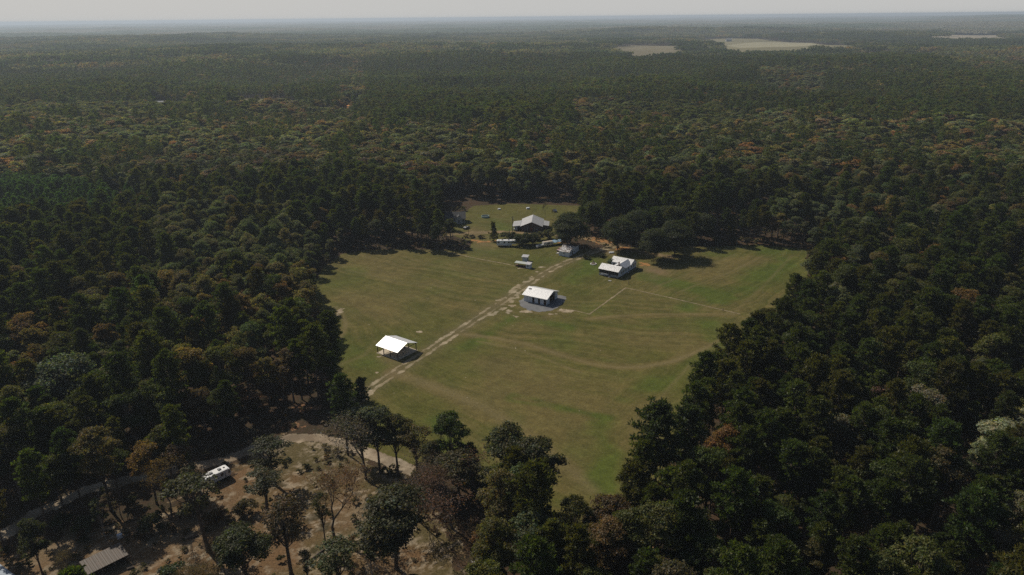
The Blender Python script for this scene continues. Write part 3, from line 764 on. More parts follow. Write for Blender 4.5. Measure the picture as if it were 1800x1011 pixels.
# boat on a trailer and a parked van-like camper by the hut
def boat():
    r = empty('motor_boat', g2(950, 434.5), R(28), 'small white boat on a trailer beside the camper shell', 'boat')
    st = []; nn = 9
    for i in range(nn):
        t = i / (nn - 1); x = -2.4 + 4.8 * t; hw = .9 * (1 - max(0, t - .45) ** 2 * 3.0); hw = max(hw, .05)
        st.append([(x, -hw, 1.15 + .25 * t), (x, -hw * .75, .6 + .2 * t * t), (x, 0, .45 + .3 * t ** 3), (x, hw * .75, .6 + .2 * t * t), (x, hw, 1.15 + .25 * t), (x, hw * .8, 1.05 + .2 * t), (x, 0, 1.0 + .25 * t), (x, -hw * .8, 1.05 + .2 * t)])
    m = MB(); m.add(sum(st, []), [(a * 8 + k, a * 8 + (k + 1) % 8, (a + 1) * 8 + (k + 1) % 8, (a + 1) * 8 + k) for a in range(nn - 1) for k in range(8)] + [tuple(range(8))])
    m.build('hull', M('boat_white', (.66, .66, .64), (.5, .5, .48), 1), r)
    MB().box(-1.2, 0, -.35, .35, 1.1, 1.6).build('console', M('boat_grey', (.3, .3, .3), None, 1), r)
    m = MB(); m.tube([(-2.0, -.6, .4), (1.6, -.5, .4), (3.2, 0, .45)], .05, 5); m.tube([(-2.0, .6, .4), (1.6, .5, .4), (3.2, 0, .45)], .05, 5); m.build('trailer_frame', STEEL, r)
    for y in (-1, 1): wheel(r, -.6, y * .95, .3)
boat()
def shell():
    r = empty('utility_trailer', g2(963, 432), R(25), 'boxy off-white camper shell on a trailer, beside blue tarps', 'trailer')
    m = MB(); m.prism([(-1.1, .7), (1.1, .7), (1.1, 2.1), (.8, 2.35), (-.8, 2.35), (-1.1, 2.1)], 'x', -2.9, 2.6); m.build('body', M('old_cream', (.55, .52, .47), (.42, .40, .36), 1), r)
    MB().box(-2.6, 2.3, -.7, .7, 2.35, 2.42).build('roof_rack', M('tan_roof', (.48, .40, .30), None, 2), r)
    window(r, -.8, .6, 1.3, 1.85, -1.1, -1, 'y', frame=STEEL)
    for y in (-1, 1): wheel(r, 0, y * 1.0, .36)
    MB().tube([(2.6, 0, .6), (3.9, 0, .55)], .06).build('tow_bar', STEEL, r)
shell()
def tarp():
    r = empty('tarp_shelter', g2(977, 429.5), R(20), 'sagging blue tarpaulin shelter between the boats and the rusty hut', 'shelter')
    n = 12; V = []; F = []
    for i in range(n + 1):
        for j in range(n + 1):
            u, v = i / n, j / n
            V.append((-3 + 6 * u, -2 + 4 * v, 2.2 - .35 * sin(pi * u * 2) ** 2 - .6 * abs(v - .5) + .12 * sin(9 * u + 5 * v)))
            if i < n and j < n: a = i * (n + 1) + j; F.append((a, a + n + 1, a + n + 2, a + 1))
    m = MB().add(V, F); o = m.build('tarp', M('blue_tarp', (.07, .16, .26), (.25, .32, .38), 1.6), r)
    for x in (-2.9, 0, 2.9):
        for y in (-1.9, 1.9): MB().tube([(x, y, 0), (x, y, 1.95)], .04, 5).build('post', STEEL, r)
tarp()
for k, (px, py, s, c, lab) in enumerate([(987, 437, 1.0, (.30, .09, .06), 'heap of reddish scrap between the tarp and the hut'), (981, 446, .8, (.36, .34, .32), 'pale scrap heap at the front left corner of the rusty hut'), (944, 437, .7, (.10, .09, .08), 'dark scrap heap under the boat bow')]):
    r = empty('scrap_heap', g2(px, py), random.random() * 6, lab, 'scrap heap', 'scrap heaps by the hut')
    for i in range(5):
        a = random.random() * 6.28; d = random.random() * s; x, y = d * cos(a), d * sin(a); q = .2 + random.random() * .4
        o = MB().box(-q, q, -q * .6, q * .6, 0, q).build('junk_piece', M('scrap%d%d' % (k, i % 2), tuple(v * (1 + .7 * (i % 2)) for v in c), None, 3), r)
        o.location = (x, y, .02); o.rotation_euler = (0, 0, a)

# pool, fire pit, boxes
def ring(name, loc, rad, h, th, mat, root_args, inner):
    r = empty(name, loc, 0, *root_args)
    n = 28; V = []; F = []
    for k in range(n):
        a = 2 * pi * k / n; c, s = cos(a), sin(a)
        V += [(c * rad, s * rad, 0), (c * rad, s * rad, h), (c * (rad - th), s * (rad - th), h), (c * (rad - th), s * (rad - th), 0)]
        b = k * 4; e = ((k + 1) % n) * 4
        F += [(b, e, e + 1, b + 1), (b + 1, e + 1, e + 2, b + 2), (b + 2, e + 2, e + 3, b + 3)]
    MB().add(V, F).build('rim', mat, r)
    MB().add([((rad - th) * cos(2 * pi * k / n), (rad - th) * sin(2 * pi * k / n), h * .6) for k in range(n)], [tuple(range(n))]).build(*inner, r)
    return r
ring('swimming_pool', g2(853, 382), 2.3, 1.0, .18, M('pool_rim', (.30, .40, .36), None, 2), ('round above-ground pool with pale green wall on the back lawn', 'pool'), ('pool_cover', M('pool_cover_dark', (.03, .045, .045), None, 1)))
r = ring('fire_pit', g2(1043, 464.5), 1.5, .35, .35, M('white_stones', (.6, .58, .54), (.4, .36, .32), 5), ('fire pit ringed with white stones on the lawn left of the farmhouse', 'fire pit'), ('ash_bed', M('ash', (.2, .15, .12), None, 5)))
m = MB()
for k in range(9): a = 2 * pi * k / 9; m.tube([(.8 * cos(a), .8 * sin(a), .2), (.1 * cos(a + 2), .1 * sin(a + 2), 1.9)], .07, 5)
m.build('log_pile', M('dry_logs', (.30, .22, .16), (.18, .13, .1), 3), r)
def crate(px, py, sx, sy, sz, mat, label, cat='crate', rz=.4, z=0, name='crate'):
    r = empty(name, (*g2(px, py), z), rz, label, cat)
    MB().box(-sx, sx, -sy, sy, .02, sz).build('body', mat, r); MB().box(-sx - .03, sx + .03, -sy - .03, sy + .03, sz, sz + .06).build('lid', mat, r)
crate(877.5, 368.5, .8, .5, .6, WHITE, 'small white tank at the far left edge of the back lawn', 'tank', .3, name='water_tank')
crate(928, 367.5, .9, .7, .9, WHITE, 'white box standing behind the brick house near the wood', 'tank', .3, name='water_tank')
crate(211, 945.5, .5, .4, .9, WHITE, 'white box behind the upper end of the rusty shed', 'box', .7, name='storage_box')
crate(1072, 494, .7, .3, .15, CONC, 'pale concrete step block in front of the farmhouse porch', 'step block', -.5, name='step_block')
crate(1075, 445, 1.2, .5, .5, WHITE, 'white bench-like chest in oak shade behind the farmhouse', 'chest', .1, name='garden_chest')

# ---- foreground shed --------------------------------------------------------------------------------------------------
def shed():
    r = empty('timber_shed', (-87.9, 123.7), R(47), 'low timber shed with a ribbed rusty brown roof in the foreground clearing', 'shed')
    m, t, b = nodes('ribbed_rusty_roof')
    tc = t.nodes.new('ShaderNodeTexCoord'); wv = t.nodes.new('ShaderNodeTexWave'); wv.inputs['Scale'].default_value = .85; wv.bands_direction = 'X'
    t.links.new(tc.outputs['Object'], wv.inputs['Vector'])
    c = mix(t, ramp(t, wv.outputs[0], .35, .65), (.06, .043, .030), (.125, .10, .075)); c = mix(t, ramp(t, noise(t, 1.2, 6, .7), .5, .7), c, (.12, .075, .05))
    t.links.new(c, b.inputs['Base Color']); b.inputs['Roughness'].default_value = .7
    ro = MB().slab([(-4.1, -2.3, 2.1), (4.1, -2.3, 2.1), (4.1, 2.3, 2.75), (-4.1, 2.3, 2.75)], .08).build('roof', m, r)
    rb = MB()
    for i in range(15): x = -4.0 + i * 8.0 / 14; rb.slab([(x - .05, -2.3, 2.16), (x + .05, -2.3, 2.16), (x + .05, 2.3, 2.81), (x - .05, 2.3, 2.81)], .05)
    rb.build('ridge', M('rust_rib', (.15, .12, .09), (.08, .06, .04), 2), ro)
    MB().box(-3.8, 3.8, 1.9, 2.0, .03, 2.5).build('back_wall', WOOD, r)
    for x in (-3.8, -1.3, 1.3, 3.8): MB().box(x - .07, x + .07, -2.1, -1.96, 0, 2.05).build('post', WOOD, r)
    MB().box(-3.8, -3.7, -1.95, 1.9, .03, 2.1).build('side_wall', WOOD, r); MB().box(3.7, 3.8, -1.95, 1.9, .03, 2.1).build('side_wall', WOOD, r)
shed()
r = empty('cottage', (g2(-8, 1030)[0], g2(-8, 1030)[1]), R(-32), 'pale blue-grey metal roof corner at the bottom left edge', 'building')
MB().box(-3.6, 3.6, -3, 2.0, .03, 2.6).build('wall', WHITE, r)
m = MB(); gable(m, -4, 4, -3.6, 2.6, 2.6, 3.6); m.build('roof', M('blue_grey_roof', (.36, .40, .44), (.28, .32, .36), 1), r)

# ---- poles, fence posts ---------------------------------------------------------------------------------------------------
def lamp_pole(px, py, h, label, white=True):
    r = empty('yard_light', g2(px, py), 0, label, 'yard light')
    MB().tube([(0, 0, 0), (0, 0, h - .4)], [.11, .08], 8).build('pole', WOOD, r)
    MB().tube([(0, 0, h - .5), (-.45, -.1, h - .3)], .035, 5).build('arm', STEEL, r)
    MB().tube([(-.45, -.1, h - .45), (-.45, -.1, h - .3), (-.45, -.1, h - .1), (-.45, -.1, h)], [.3, .32, .22, .1], 10).build('lamp_head', M('lamp_white', (.8, .8, .78), None, 2), r)
lamp_pole(584, 602, 4.4, 'yard light with white head at the left edge of the field')
lamp_pole(824, 413, 4.9, 'yard light with white head beside the shaded grey house')
def upole(px, py, h, label, arm=True):
    r = empty('utility_pole', g2(px, py), .2, label, 'utility pole', 'utility poles')
    MB().tube([(0, 0, 0), (0, 0, h)], [.17, .11], 8).build('pole', WOOD, r)
    if arm: MB().box(-1.1, 1.1, -.06, .06, h - .8, h - .65).build('crossarm', WOOD, r)
    if arm: MB().tube([(.25, -.2, h - 2.2), (.25, -.2, h - 1.4)], .2, 8).build('transformer', M('transformer_grey', (.3, .3, .3), None, 1), r)
upole(901, 409, 9.3, 'tall utility pole at the left corner of the brick house')
upole(895.5, 422, 6.0, 'short utility pole in the hedge just behind the long camper', False)
upole(1075.5, 438, 10.5, 'tall utility pole under the oaks by the orange dirt')
upole(1121, 473.5, 3.6, 'slim pole against the right wall of the farmhouse', False)
def fpost(px, py, h, label, t=.1):
    r = tag(MB().tube([(0, 0, 0), (0, 0, h * .96), (0, 0, h)], [t, t, t * .6], 8).build('fence_post', WOOD, None), label, 'fence post', 'fence posts')
    r.location = (*g2(px, py), 0)
fpost(1105, 500, 1.7, 'lone dark post on the lawn in front of the farmhouse corner')
fpost(982, 541.5, 1.3, 'small post at the right corner of the gravel pad')
fpost(1271, 547, 1.3, 'white-topped post near the right end of the worn line')
for k, (px, py) in enumerate([(232, 987), (248, 979), (269, 966), (283, 955)]):
    fpost(px, py, 1.5, ['leftmost', 'second from left', 'third from left', 'rightmost'][k] + ' of four dark posts right of the rusty shed', .16)
def log(px, py, L, rz, label):
    r = empty('log', g2(px, py), rz, label, 'log', 'logs and stumps on the clearing')
    MB().tube([(-L / 2, 0, .22), (0, .05, .24), (L / 2, 0, .2)], [.24, .22, .18], 8).build('trunk', BARK, r); MB().tube([(L * .2, 0, .2), (L * .3, .5, .5)], [.08, .04], 5).build('branch_stub', BARK, r)
for px, py, L, rz, lb in [(230, 1000, 1.4, .5, 'short dark log right of the rusty shed front'), (307, 938, 1.2, 1.2, 'dark stump log in the middle of the clearing left'), (340, 945, 2.4, .5, 'pale log lying near the leaning tree base'),
                          (475, 850, 3.0, .2, 'dark log in the shade below the dirt road bend'), (560, 975, 3.5, 1.0, 'long log lying across the lower clearing'), (430, 930, 2.5, 2.0, 'log half hidden by brush right of the leaning tree')]: log(px, py, L, rz, lb)
# ------------------------------------------------------------------ far buildings
DIST = [(278, 180), (772, 140), (900, 112), (1032, 84), (1605, 101)]
for px, py, L, W_, lab in [(284, 178, 15, 5, 'long white roofed building in the far woods, left of the small meadows'), (772, 140, 12, 9, 'tiny white building alone in the far pine woods'), (900, 112, 14, 9, 'white farm building left of the far brown field'),
                           (1032, 84, 16, 10, 'white house at the left end of the far brown field'), (1281, 66.5, 26, 14, 'pale farmhouse at the far edge of the large fields'), (1605, 101, 18, 10, 'white house in the far right woods')]:
    x, y = g2(px, py, 10); z = float(terrain(np.array(x), np.array(y))) + 6
    r = empty('distant_building', (x, y, z - 6), .1, lab, 'building', 'distant buildings')
    MB().box(-L / 2, L / 2, -W_ / 2, W_ / 2, 0, 10).build('wall', M('distant_wall', (.30, .30, .29), None, .3), r)
    m = MB(); gable(m, -L / 2 - .6, L / 2 + .6, -W_ / 2 - .6, W_ / 2 + .6, 10, 10 + W_ * .3); m.build('roof', M('distant_roof', (.34, .34, .33), (.24, .24, .23), .3, rough=.8, spec=.1), r)

# ------------------------------------------------------------------ tree meshes
def leaf_cards(c, outward, size, asp=0.6, rnd=0.9, rs=rng):
    """one four-sided leaf spray per centre, facing roughly outward"""
    n = len(c)
    nn = outward + rs.normal(0, rnd, (n, 3)); nn /= np.linalg.norm(nn, axis=1)[:, None] + 1e-9
    a = np.cross(nn, rs.normal(0, 1, (n, 3))); a /= np.linalg.norm(a, axis=1)[:, None] + 1e-9
    b = np.cross(nn, a)
    s = (size * rs.uniform(0.6, 1.35, n))[:, None]
    V = np.stack([c - a * s * .5, c + b * s * asp * .5 + nn * s * .12, c + a * s * .5, c - b * s * asp * .5 + nn * s * .12], 1)
    return V

def crown_mesh(name, V, var):
    n = len(V)
    F = np.arange(n * 4).reshape(n, 4)
    return npmesh(name, V.reshape(-1, 3), F, [FOL], np.repeat(var, 4, 0), 'var')

def leafvar(n, rs, clump=None):
    v = rs.uniform(0.62, 1.38, n)[:, None] * np.ones((1, 3))
    h = rs.normal(0, 1, n)[:, None]
    v = v * (1 + h * np.array([[0.14, 0.03, -0.10]]))
    if clump is not None: v = v * clump
    return np.clip(v, 0.2, 2.2)

def limb_mb(mb, p0, p1, r0, r1, rs, seg=3, sides=5, wob=.25):
    p0 = np.array(p0, float); p1 = np.array(p1, float); pts = []
    for i in range(seg + 1):
        t = i / seg; q = p0 * (1 - t) + p1 * t
        if 0 < i < seg: q = q + rs.normal(0, wob, 3)
        pts.append(q)
    mb.tube(pts, [r0 + (r1 - r0) * i / seg for i in range(seg + 1)], sides)

def broadleaf(seed, Ht, Rr, nleaf, lsize, lobes=14, base=0.38, slim=1.0, sparse=0.0, limbs=True):
    """returns crown cards, colour variation, trunk builder"""
    rs = np.random.default_rng(seed)
    L = []
    zc = Ht * (base + 1) / 2; hz = Ht * (1 - base) / 2
    for k in range(lobes):
        u = rs.uniform(0, 2 * pi); v = rs.uniform(-0.75, 1.0); rr = math.sqrt(max(0, 1 - v * v * .9)) * rs.uniform(.45, .85)
        lr = Rr * rs.uniform(.26, .46)
        L.append((cos(u) * rr * (Rr - lr * .4) * rs.uniform(.8, 1.1), sin(u) * rr * (Rr - lr * .4), zc + v * (hz - lr * .55), lr))
    L.append((0, 0, Ht - Rr * .42, Rr * .42))
    L = np.array(L)
    w_ = L[:, 3] ** 2; w_ /= w_.sum()
    idx = rs.choice(len(L), nleaf, p=w_)
    d = rs.normal(0, 1, (nleaf, 3)); d /= np.linalg.norm(d, axis=1)[:, None]
    d[:, 2] = np.where(d[:, 2] < -0.3, -d[:, 2] * rs.uniform(0, 1, nleaf), d[:, 2])
    # small sprays inside each lobe give ragged, clumped edges
    ns = 9
    sp = rs.normal(0, 1, (len(L), ns, 3)); sp /= np.linalg.norm(sp, axis=2)[..., None]; sp[..., 2] = np.abs(sp[..., 2]) * .9 - .15
    k2 = rs.integers(0, ns, nleaf)
    dd = sp[idx, k2] * rs.uniform(.55, 1.0, nleaf)[:, None] * .8 + d * (rs.uniform(0, 1, nleaf) ** .5)[:, None] * .48
    dd[:, 2] *= .8
    c = L[idx, :3] + dd * L[idx, 3][:, None] * 1.1
    out = dd / (np.linalg.norm(dd, axis=1)[:, None] + 1e-6) * .8 + np.array([0, 0, .5])
    V = leaf_cards(c, out, lsize, .75, .6, rs)
    clump = rs.uniform(.82, 1.2, (len(L), ns, 1))[idx, k2] * (1 + rs.normal(0, .05, (len(L), ns, 3))[idx, k2])
    mb = MB()
    tr = .012 * Ht + .06
    bend = rs.normal(0, .3, 2)
    top = np.array([bend[0], bend[1], Ht * .62])
    mb.tube([(0, 0, -.3), (0, 0, .5), (bend[0] * .3, bend[1] * .3, Ht * base * .8), top, (bend[0], bend[1], Ht * .9)], [tr * 1.5, tr * 1.1, tr * .85, tr * .5, .04], 7)
    if limbs:
        for k in range(0, len(L), 1):
            z0 = Ht * rs.uniform(base * .75, .6)
            limb_mb(mb, (bend[0] * .5, bend[1] * .5, z0), L[k, :3] + np.array([0, 0, L[k, 3] * .2]), tr * .42, .04, rs, 3, 4)
    return V, leafvar(nleaf, rs, clump), mb

def pine(seed, Ht, Rr, nclump, per, lsize, base=0.5, limbs=True, cone=0.0):
    rs = np.random.default_rng(seed)
    mb = MB(); tr = .009 * Ht + .05
    bend = rs.normal(0, .35, 2)
    axis = lambda z: np.array([bend[0] * (z / Ht) ** 2, bend[1] * (z / Ht) ** 2, z])
    mb.tube([axis(z) + (0, 0, -.2 if z == 0 else 0) for z in np.linspace(0, Ht * .97, 6)], [tr * 1.3, tr, tr * .85, tr * .65, tr * .4, .04], 6)
    C = []
    nb = int(nclump / 2.6)
    for k in range(nb):
        t = (k + rs.uniform(0, .9)) / nb; z = Ht * (base + (1 - base) * t ** .9)
        prof = (math.sin(pi * min(1, .22 + .78 * t)) ** .6 * (1 - cone) + (1 - t) * cone)
        ln = Rr * max(.18, prof) * rs.uniform(.55, 1.12); a = k * 2.4 + rs.uniform(-.5, .5)
        dr = np.array([cos(a), sin(a), 0]); rise = rs.uniform(-.05, .4) + t * .45
        p0 = axis(z); p1 = p0 + dr * ln + np.array([0, 0, ln * rise])
        if limbs: mb.tube([p0, (p0 + p1) / 2 + (0, 0, -.12 * ln), p1], [.07 + .02 * ln, .05, .02], 4)
        for q in (1.0, .72, .48)[:int(rs.integers(2, 4))]:
            C.append((*(p0 + (p1 - p0) * q + rs.normal(0, .28, 3)), rs.uniform(.55, .95)))
    C = np.array(C); C = np.vstack([C, [(*axis(Ht * .99), .7), (*axis(Ht * .95), .9)]])
    n = len(C) * per; idx = np.repeat(np.arange(len(C)), per)
    d = rs.normal(0, 1, (n, 3)); d /= np.linalg.norm(d, axis=1)[:, None]
    c = C[idx, :3] + d * np.array([1, 1, .6]) * C[idx, 3][:, None] * (rs.uniform(0, 1, n) ** .45)[:, None] * Rr / 3.4
    # needles point outwards, so the faces lie along d
    a = d + rs.normal(0, .35, (n, 3)) + np.array([0, 0, .35]); a /= np.linalg.norm(a, axis=1)[:, None]
    b = np.cross(a, rs.normal(0, 1, (n, 3))); b /= np.linalg.norm(b, axis=1)[:, None] + 1e-9
    s = (lsize * rs.uniform(.7, 1.3, n))[:, None]; wd = s * .36
    V = np.stack([c - a * s * .5, c + b * wd * .5, c + a * s * .5, c - b * wd * .5], 1)
    clump = rs.uniform(.8, 1.22, (len(C), 1))[idx]
    return V, leafvar(n, rs, clump), mb

def bare(seed, Ht, spread=.45, depth=5, leaf=0, lsize=.3):
    rs = np.random.default_rng(seed); mb = MB(); tips = []
    def grow(p, d, ln, r, k):
        q = p + d * ln; mid = (p + q) / 2 + rs.normal(0, ln * .06, 3)
        mb.tube([p, mid, q], [r, r * .85, r * .68], 5 if k < 2 else 3)
        if k >= depth: tips.append(q); return
        for i in range(3 if k in (1, 2, 3) else 2):
            nd = d + rs.normal(0, spread, 3) + np.array([0, 0, .12]); nd /= np.linalg.norm(nd)
            grow(q if i < 2 else mid, nd, ln * rs.uniform(.6, .82), r * .62, k + 1)
    d0 = np.array([rs.normal(0, .12), rs.normal(0, .12), 1.0]); d0 /= np.linalg.norm(d0)
    grow(np.array([0, 0, -.2]), d0, Ht * .33, .011 * Ht + .05, 0)
    tips = np.array(tips)
    if leaf == 0: return None, None, mb
    c = tips[rs.integers(0, len(tips), leaf)] + rs.normal(0, .5, (leaf, 3))
    V = leaf_cards(c, np.zeros((leaf, 3)), lsize, .4, 1, rs)
    return V, leafvar(leaf, rs), mb

# near kinds: separate crown and trunk meshes
KINDS = {}
def reg(key, fn, bark=BARK):
    V, var, mb = fn
    tm = bpy.data.meshes.new('trunk'); tm.from_pydata(mb.v, [], mb.f); tm.materials.append(bark)
    cm = crown_mesh('crown', V, var) if V is not None else None
    KINDS.setdefault(key, []).append((cm, tm, V, var, mb))

for s in range(7): reg('broad', broadleaf(100 + s, 18 + (s % 3) * 1.6, 4.8 + (s % 4) * .45, 11000, .42, lobes=16 + s, base=.30 + .04 * (s % 3)))
for s in range(3): reg('oak', broadleaf(200 + s, 15.5, 9.6, 24000, .52, lobes=36, base=.04))
for s in range(5): reg('pine', pine(300 + s, 24, 3.5 + .3 * (s % 3), 175, 42, .72, base=.40 + .04 * (s % 3)))
for s in range(3): reg('slim', broadleaf(400 + s, 17, 2.9, 3400, .42, lobes=12, base=.34), PALEBARK)
for s in range(3): reg('thin', broadleaf(500 + s, 15, 3.3, 2100, .34, lobes=17, base=.42))
for s in range(3): reg('bare', bare(600 + s, 14, .36, 6, 2600, .30), GREYBARK)
for s in range(2): reg('cedar', pine(700 + s, 9, 2.6, 130, 36, .55, base=.08, cone=.9))
for s in range(2): reg('bush', broadleaf(800 + s, 4.0, 2.8, 2600, .36, lobes=11, base=.02))

def joined(name, V, var, mb, bark, mesh_limit=None):
    """one mesh with foliage and bark slots, for the mass of the forest"""
    n = len(V); verts = V.reshape(-1, 3)
    me = bpy.data.meshes.new(name)
    q = [f for f in mb.f if len(f) == 4]; tv = np.array(mb.v)
    F = np.vstack([np.arange(n * 4).reshape(n, 4), np.array(q) + n * 4]) if len(q) else np.arange(n * 4).reshape(n, 4)
    allv = np.vstack([verts, tv]) if len(q) else verts
    cols = np.vstack([np.repeat(var, 4, 0), np.ones((len(tv), 3))]) if len(q) else np.repeat(var, 4, 0)
    return npmesh(name, allv, F, [FOL, bark], cols, 'var', np.concatenate([np.zeros(n), np.ones(len(q))]))

# ------------------------------------------------------------------ where the trees stand
def palette(kind, cx, cy, n, rs):
    """leaf colours by species mix; cx, cy picture position of the crown"""
    P = {'pine': [(.047, .062, .012), (.058, .067, .014), (.040, .055, .014), (.064, .062, .014)],
         'green': [(.064, .075, .015), (.078, .078, .019), (.054, .066, .016), (.090, .088, .026)],
         'grey': [(.105, .115, .052), (.120, .124, .065), (.088, .102, .048)],
         'autumn': [(.135, .088, .036), (.155, .115, .038), (.115, .082, .036), (.14, .128, .042), (.105, .088, .036), (.175, .10, .035)],
         'brown': [(.125, .096, .048), (.108, .085, .045), (.14, .112, .058), (.135, .09, .052)],
         'young': [(.056, .105, .028), (.064, .110, .030)]}
    a = np.array(P[kind])
    c = a[rs.integers(0, len(a), n)]
    return np.clip(c * rs.uniform(.78, 1.25, (n, 1)) * rs.uniform(.92, 1.08, (n, 3)), .01, .5)

def jitter(x0, x1, y0, y1, cell, rs):
    x = np.arange(x0, x1, cell); y = np.arange(y0, y1, cell)
    X, Y = np.meshgrid(x, y)
    X = X + rs.uniform(-.46, .46, X.shape) * cell + (np.arange(len(y)) % 2)[:, None] * cell * .5; Y = Y + rs.uniform(-.46, .46, Y.shape) * cell
    return X.ravel(), Y.ravel()

def seen(x, y, ztop, marg):
    P = np.stack([x, y, np.full_like(x, 0.0)], -1); px, py, zz = proj(P)
    P[:, 2] = ztop; px2, py2, _ = proj(P)
    return (zz > 5) & (px > -marg) & (px < 1800 + marg) & (py2 < 1011 + marg)

SPECIES = ['pine', 'broad', 'bare']
def mixture(x, y, rs):
    """kind index, height factor and colour for each place, following the woods in the photograph"""
    n = len(x)
    px, py, _ = proj(np.stack([x, y, np.full(n, 14.0)], -1))
    r = np.hypot(x, y)
    big = fbm(x, y, 260, 201, 3); mid = fbm(x, y, 60, 207, 3)
    pinef = 0.34 + (big - .5) * 4.5
    aut = 0.30 + (mid - .5) * 2.6
    grey = 0.22 + (fbm(x, y, 90, 211, 3) - .5) * 2.2
    hf = np.ones(n) * .9
    def box(x0, x1, y0, y1, s=25): return sstep(x0 - s, x0 + s, px) * sstep(x1 + s, x1 - s, px) * sstep(y0 - s, y0 + s, py) * sstep(y1 + s, y1 - s, py)
    def st(v, m, to): return v * (1 - m) + to * m
    m = box(1190, 2500, 430, 1500); pinef = st(pinef, m, .60 + (mid - .5) * 1.6); aut = st(aut, m, .16 + (mid - .5)); grey = st(grey, m, .05)
    m = box(1350, 2500, 250, 500); pinef = st(pinef, m, .42 + (mid - .5) * 2); aut = st(aut, m, .22)
    m = box(1650, 2200, 660, 920, 20); grey = st(grey, m, .45)
    m = box(-600, 300, 330, 520); pinef = st(pinef, m, .88); aut = st(aut, m, .12)
    m = box(260, 620, 350, 480, 18); pinef = st(pinef, m, .04); grey = st(grey, m, .75); aut = st(aut, m, .10)
    m = box(130, 560, 480, 570, 18); pinef = st(pinef, m, .08); aut = st(aut, m, .62); grey = st(grey, m, .2)
    m = box(-600, 520, 560, 720, 20); pinef = st(pinef, m, .25); aut = st(aut, m, .50 + (mid - .5) * 1.5); grey = st(grey, m, .25)
    m = box(-600, 640, 700, 1000, 20); pinef = st(pinef, m, .45); aut = st(aut, m, .22); grey = st(grey, m, .1)
    m = box(430, 1000, 290, 400, 15); pinef = st(pinef, m, .72); aut = st(aut, m, .15)
    m = box(-400, 640, 205, 300, 15); pinef = st(pinef, m, .04 + .5 * sstep(.56, .64, mid)); aut = st(aut, m, .45 + (mid - .5)); grey = st(grey, m, .35)
    m = box(660, 1900, 205, 330, 15); pinef = st(pinef, m, .12 + (mid - .5) * 1.2); aut = st(aut, m, .35 + (mid - .5)); grey = st(grey, m, .35)
    m = box(640, 1010, 105, 220, 12); pinef = st(pinef, m, .95)
    m = box(1000, 1330, 95, 165, 10); pinef = st(pinef, m, .95)
    m = box(1450, 1800, 130, 185, 10); pinef = st(pinef, m, .9)
    m = box(-300, 600, 120, 180, 12); pinef = st(pinef, m, .75)
    m = box(800, 1200, 900, 1200, 15); pinef = st(pinef, m, .35); aut = st(aut, m, .35)
    m = box(600, 1010, 760, 1100, 15); pinef = st(pinef, m, .12); aut = st(aut, m, .5)
    u = rs.uniform(0, 1, n)
    isp = u < pinef
    v = rs.uniform(0, 1, n)
    cls = np.where(v < aut * .65, 0, np.where(v < aut, 1, np.where(v < aut + grey, 2, 3)))
    col = np.zeros((n, 3))
    for k, nm in enumerate(['autumn', 'brown', 'grey', 'green']):
        q = (~isp) & (cls == k); col[q] = palette(nm, 0, 0, q.sum(), rs)
    col[isp] = palette('pine', 0, 0, isp.sum(), rs)
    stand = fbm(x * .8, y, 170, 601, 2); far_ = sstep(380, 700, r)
    col = col * (1 + far_ * (.46 + (stand - .5) * 1.3))[:, None]      # far leaves painted brighter, as if better lit; stands of different age and species
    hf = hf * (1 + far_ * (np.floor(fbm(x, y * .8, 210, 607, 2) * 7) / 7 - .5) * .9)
    kind = np.where(isp, 0, 1)
    bar = (~isp) & (cls == 1) & (rs.uniform(0, 1, n) < .22) & (r < 500)
    kind = np.where(bar, 2, kind); col[bar] = palette('brown', 0, 0, bar.sum(), rs) * np.array([1.1, .95, .9])
    pl = inpoly(x, y, PLANT)
    kind = np.where(pl, 0, kind); col[pl] = palette('young', 0, 0, pl.sum(), rs); hf = np.where(pl, .5, hf)
    return kind, hf, col, cls, px, py

def clear_of_far(x, y):
    k = np.ones(len(x), bool)
    a = np.hypot(x, y) * .012
    x = x + (fbm(x, y, 60, 501, 3) - .5) * 6 * a; y = y + (fbm(x, y, 60, 507, 3) - .5) * 10 * a
    for p in FAR_FIELDS: k &= ~inpoly(x, y, p)
    for q in DIST[1:]:
        cx, cy = g2(*q); d = math.hypot(cx, cy); rr = d * .05
        k &= ((x - cx * (1 - rr / d)) / (rr * .35)) ** 2 + ((y - cy * (1 - rr / d)) / rr) ** 2 > 1
    return k

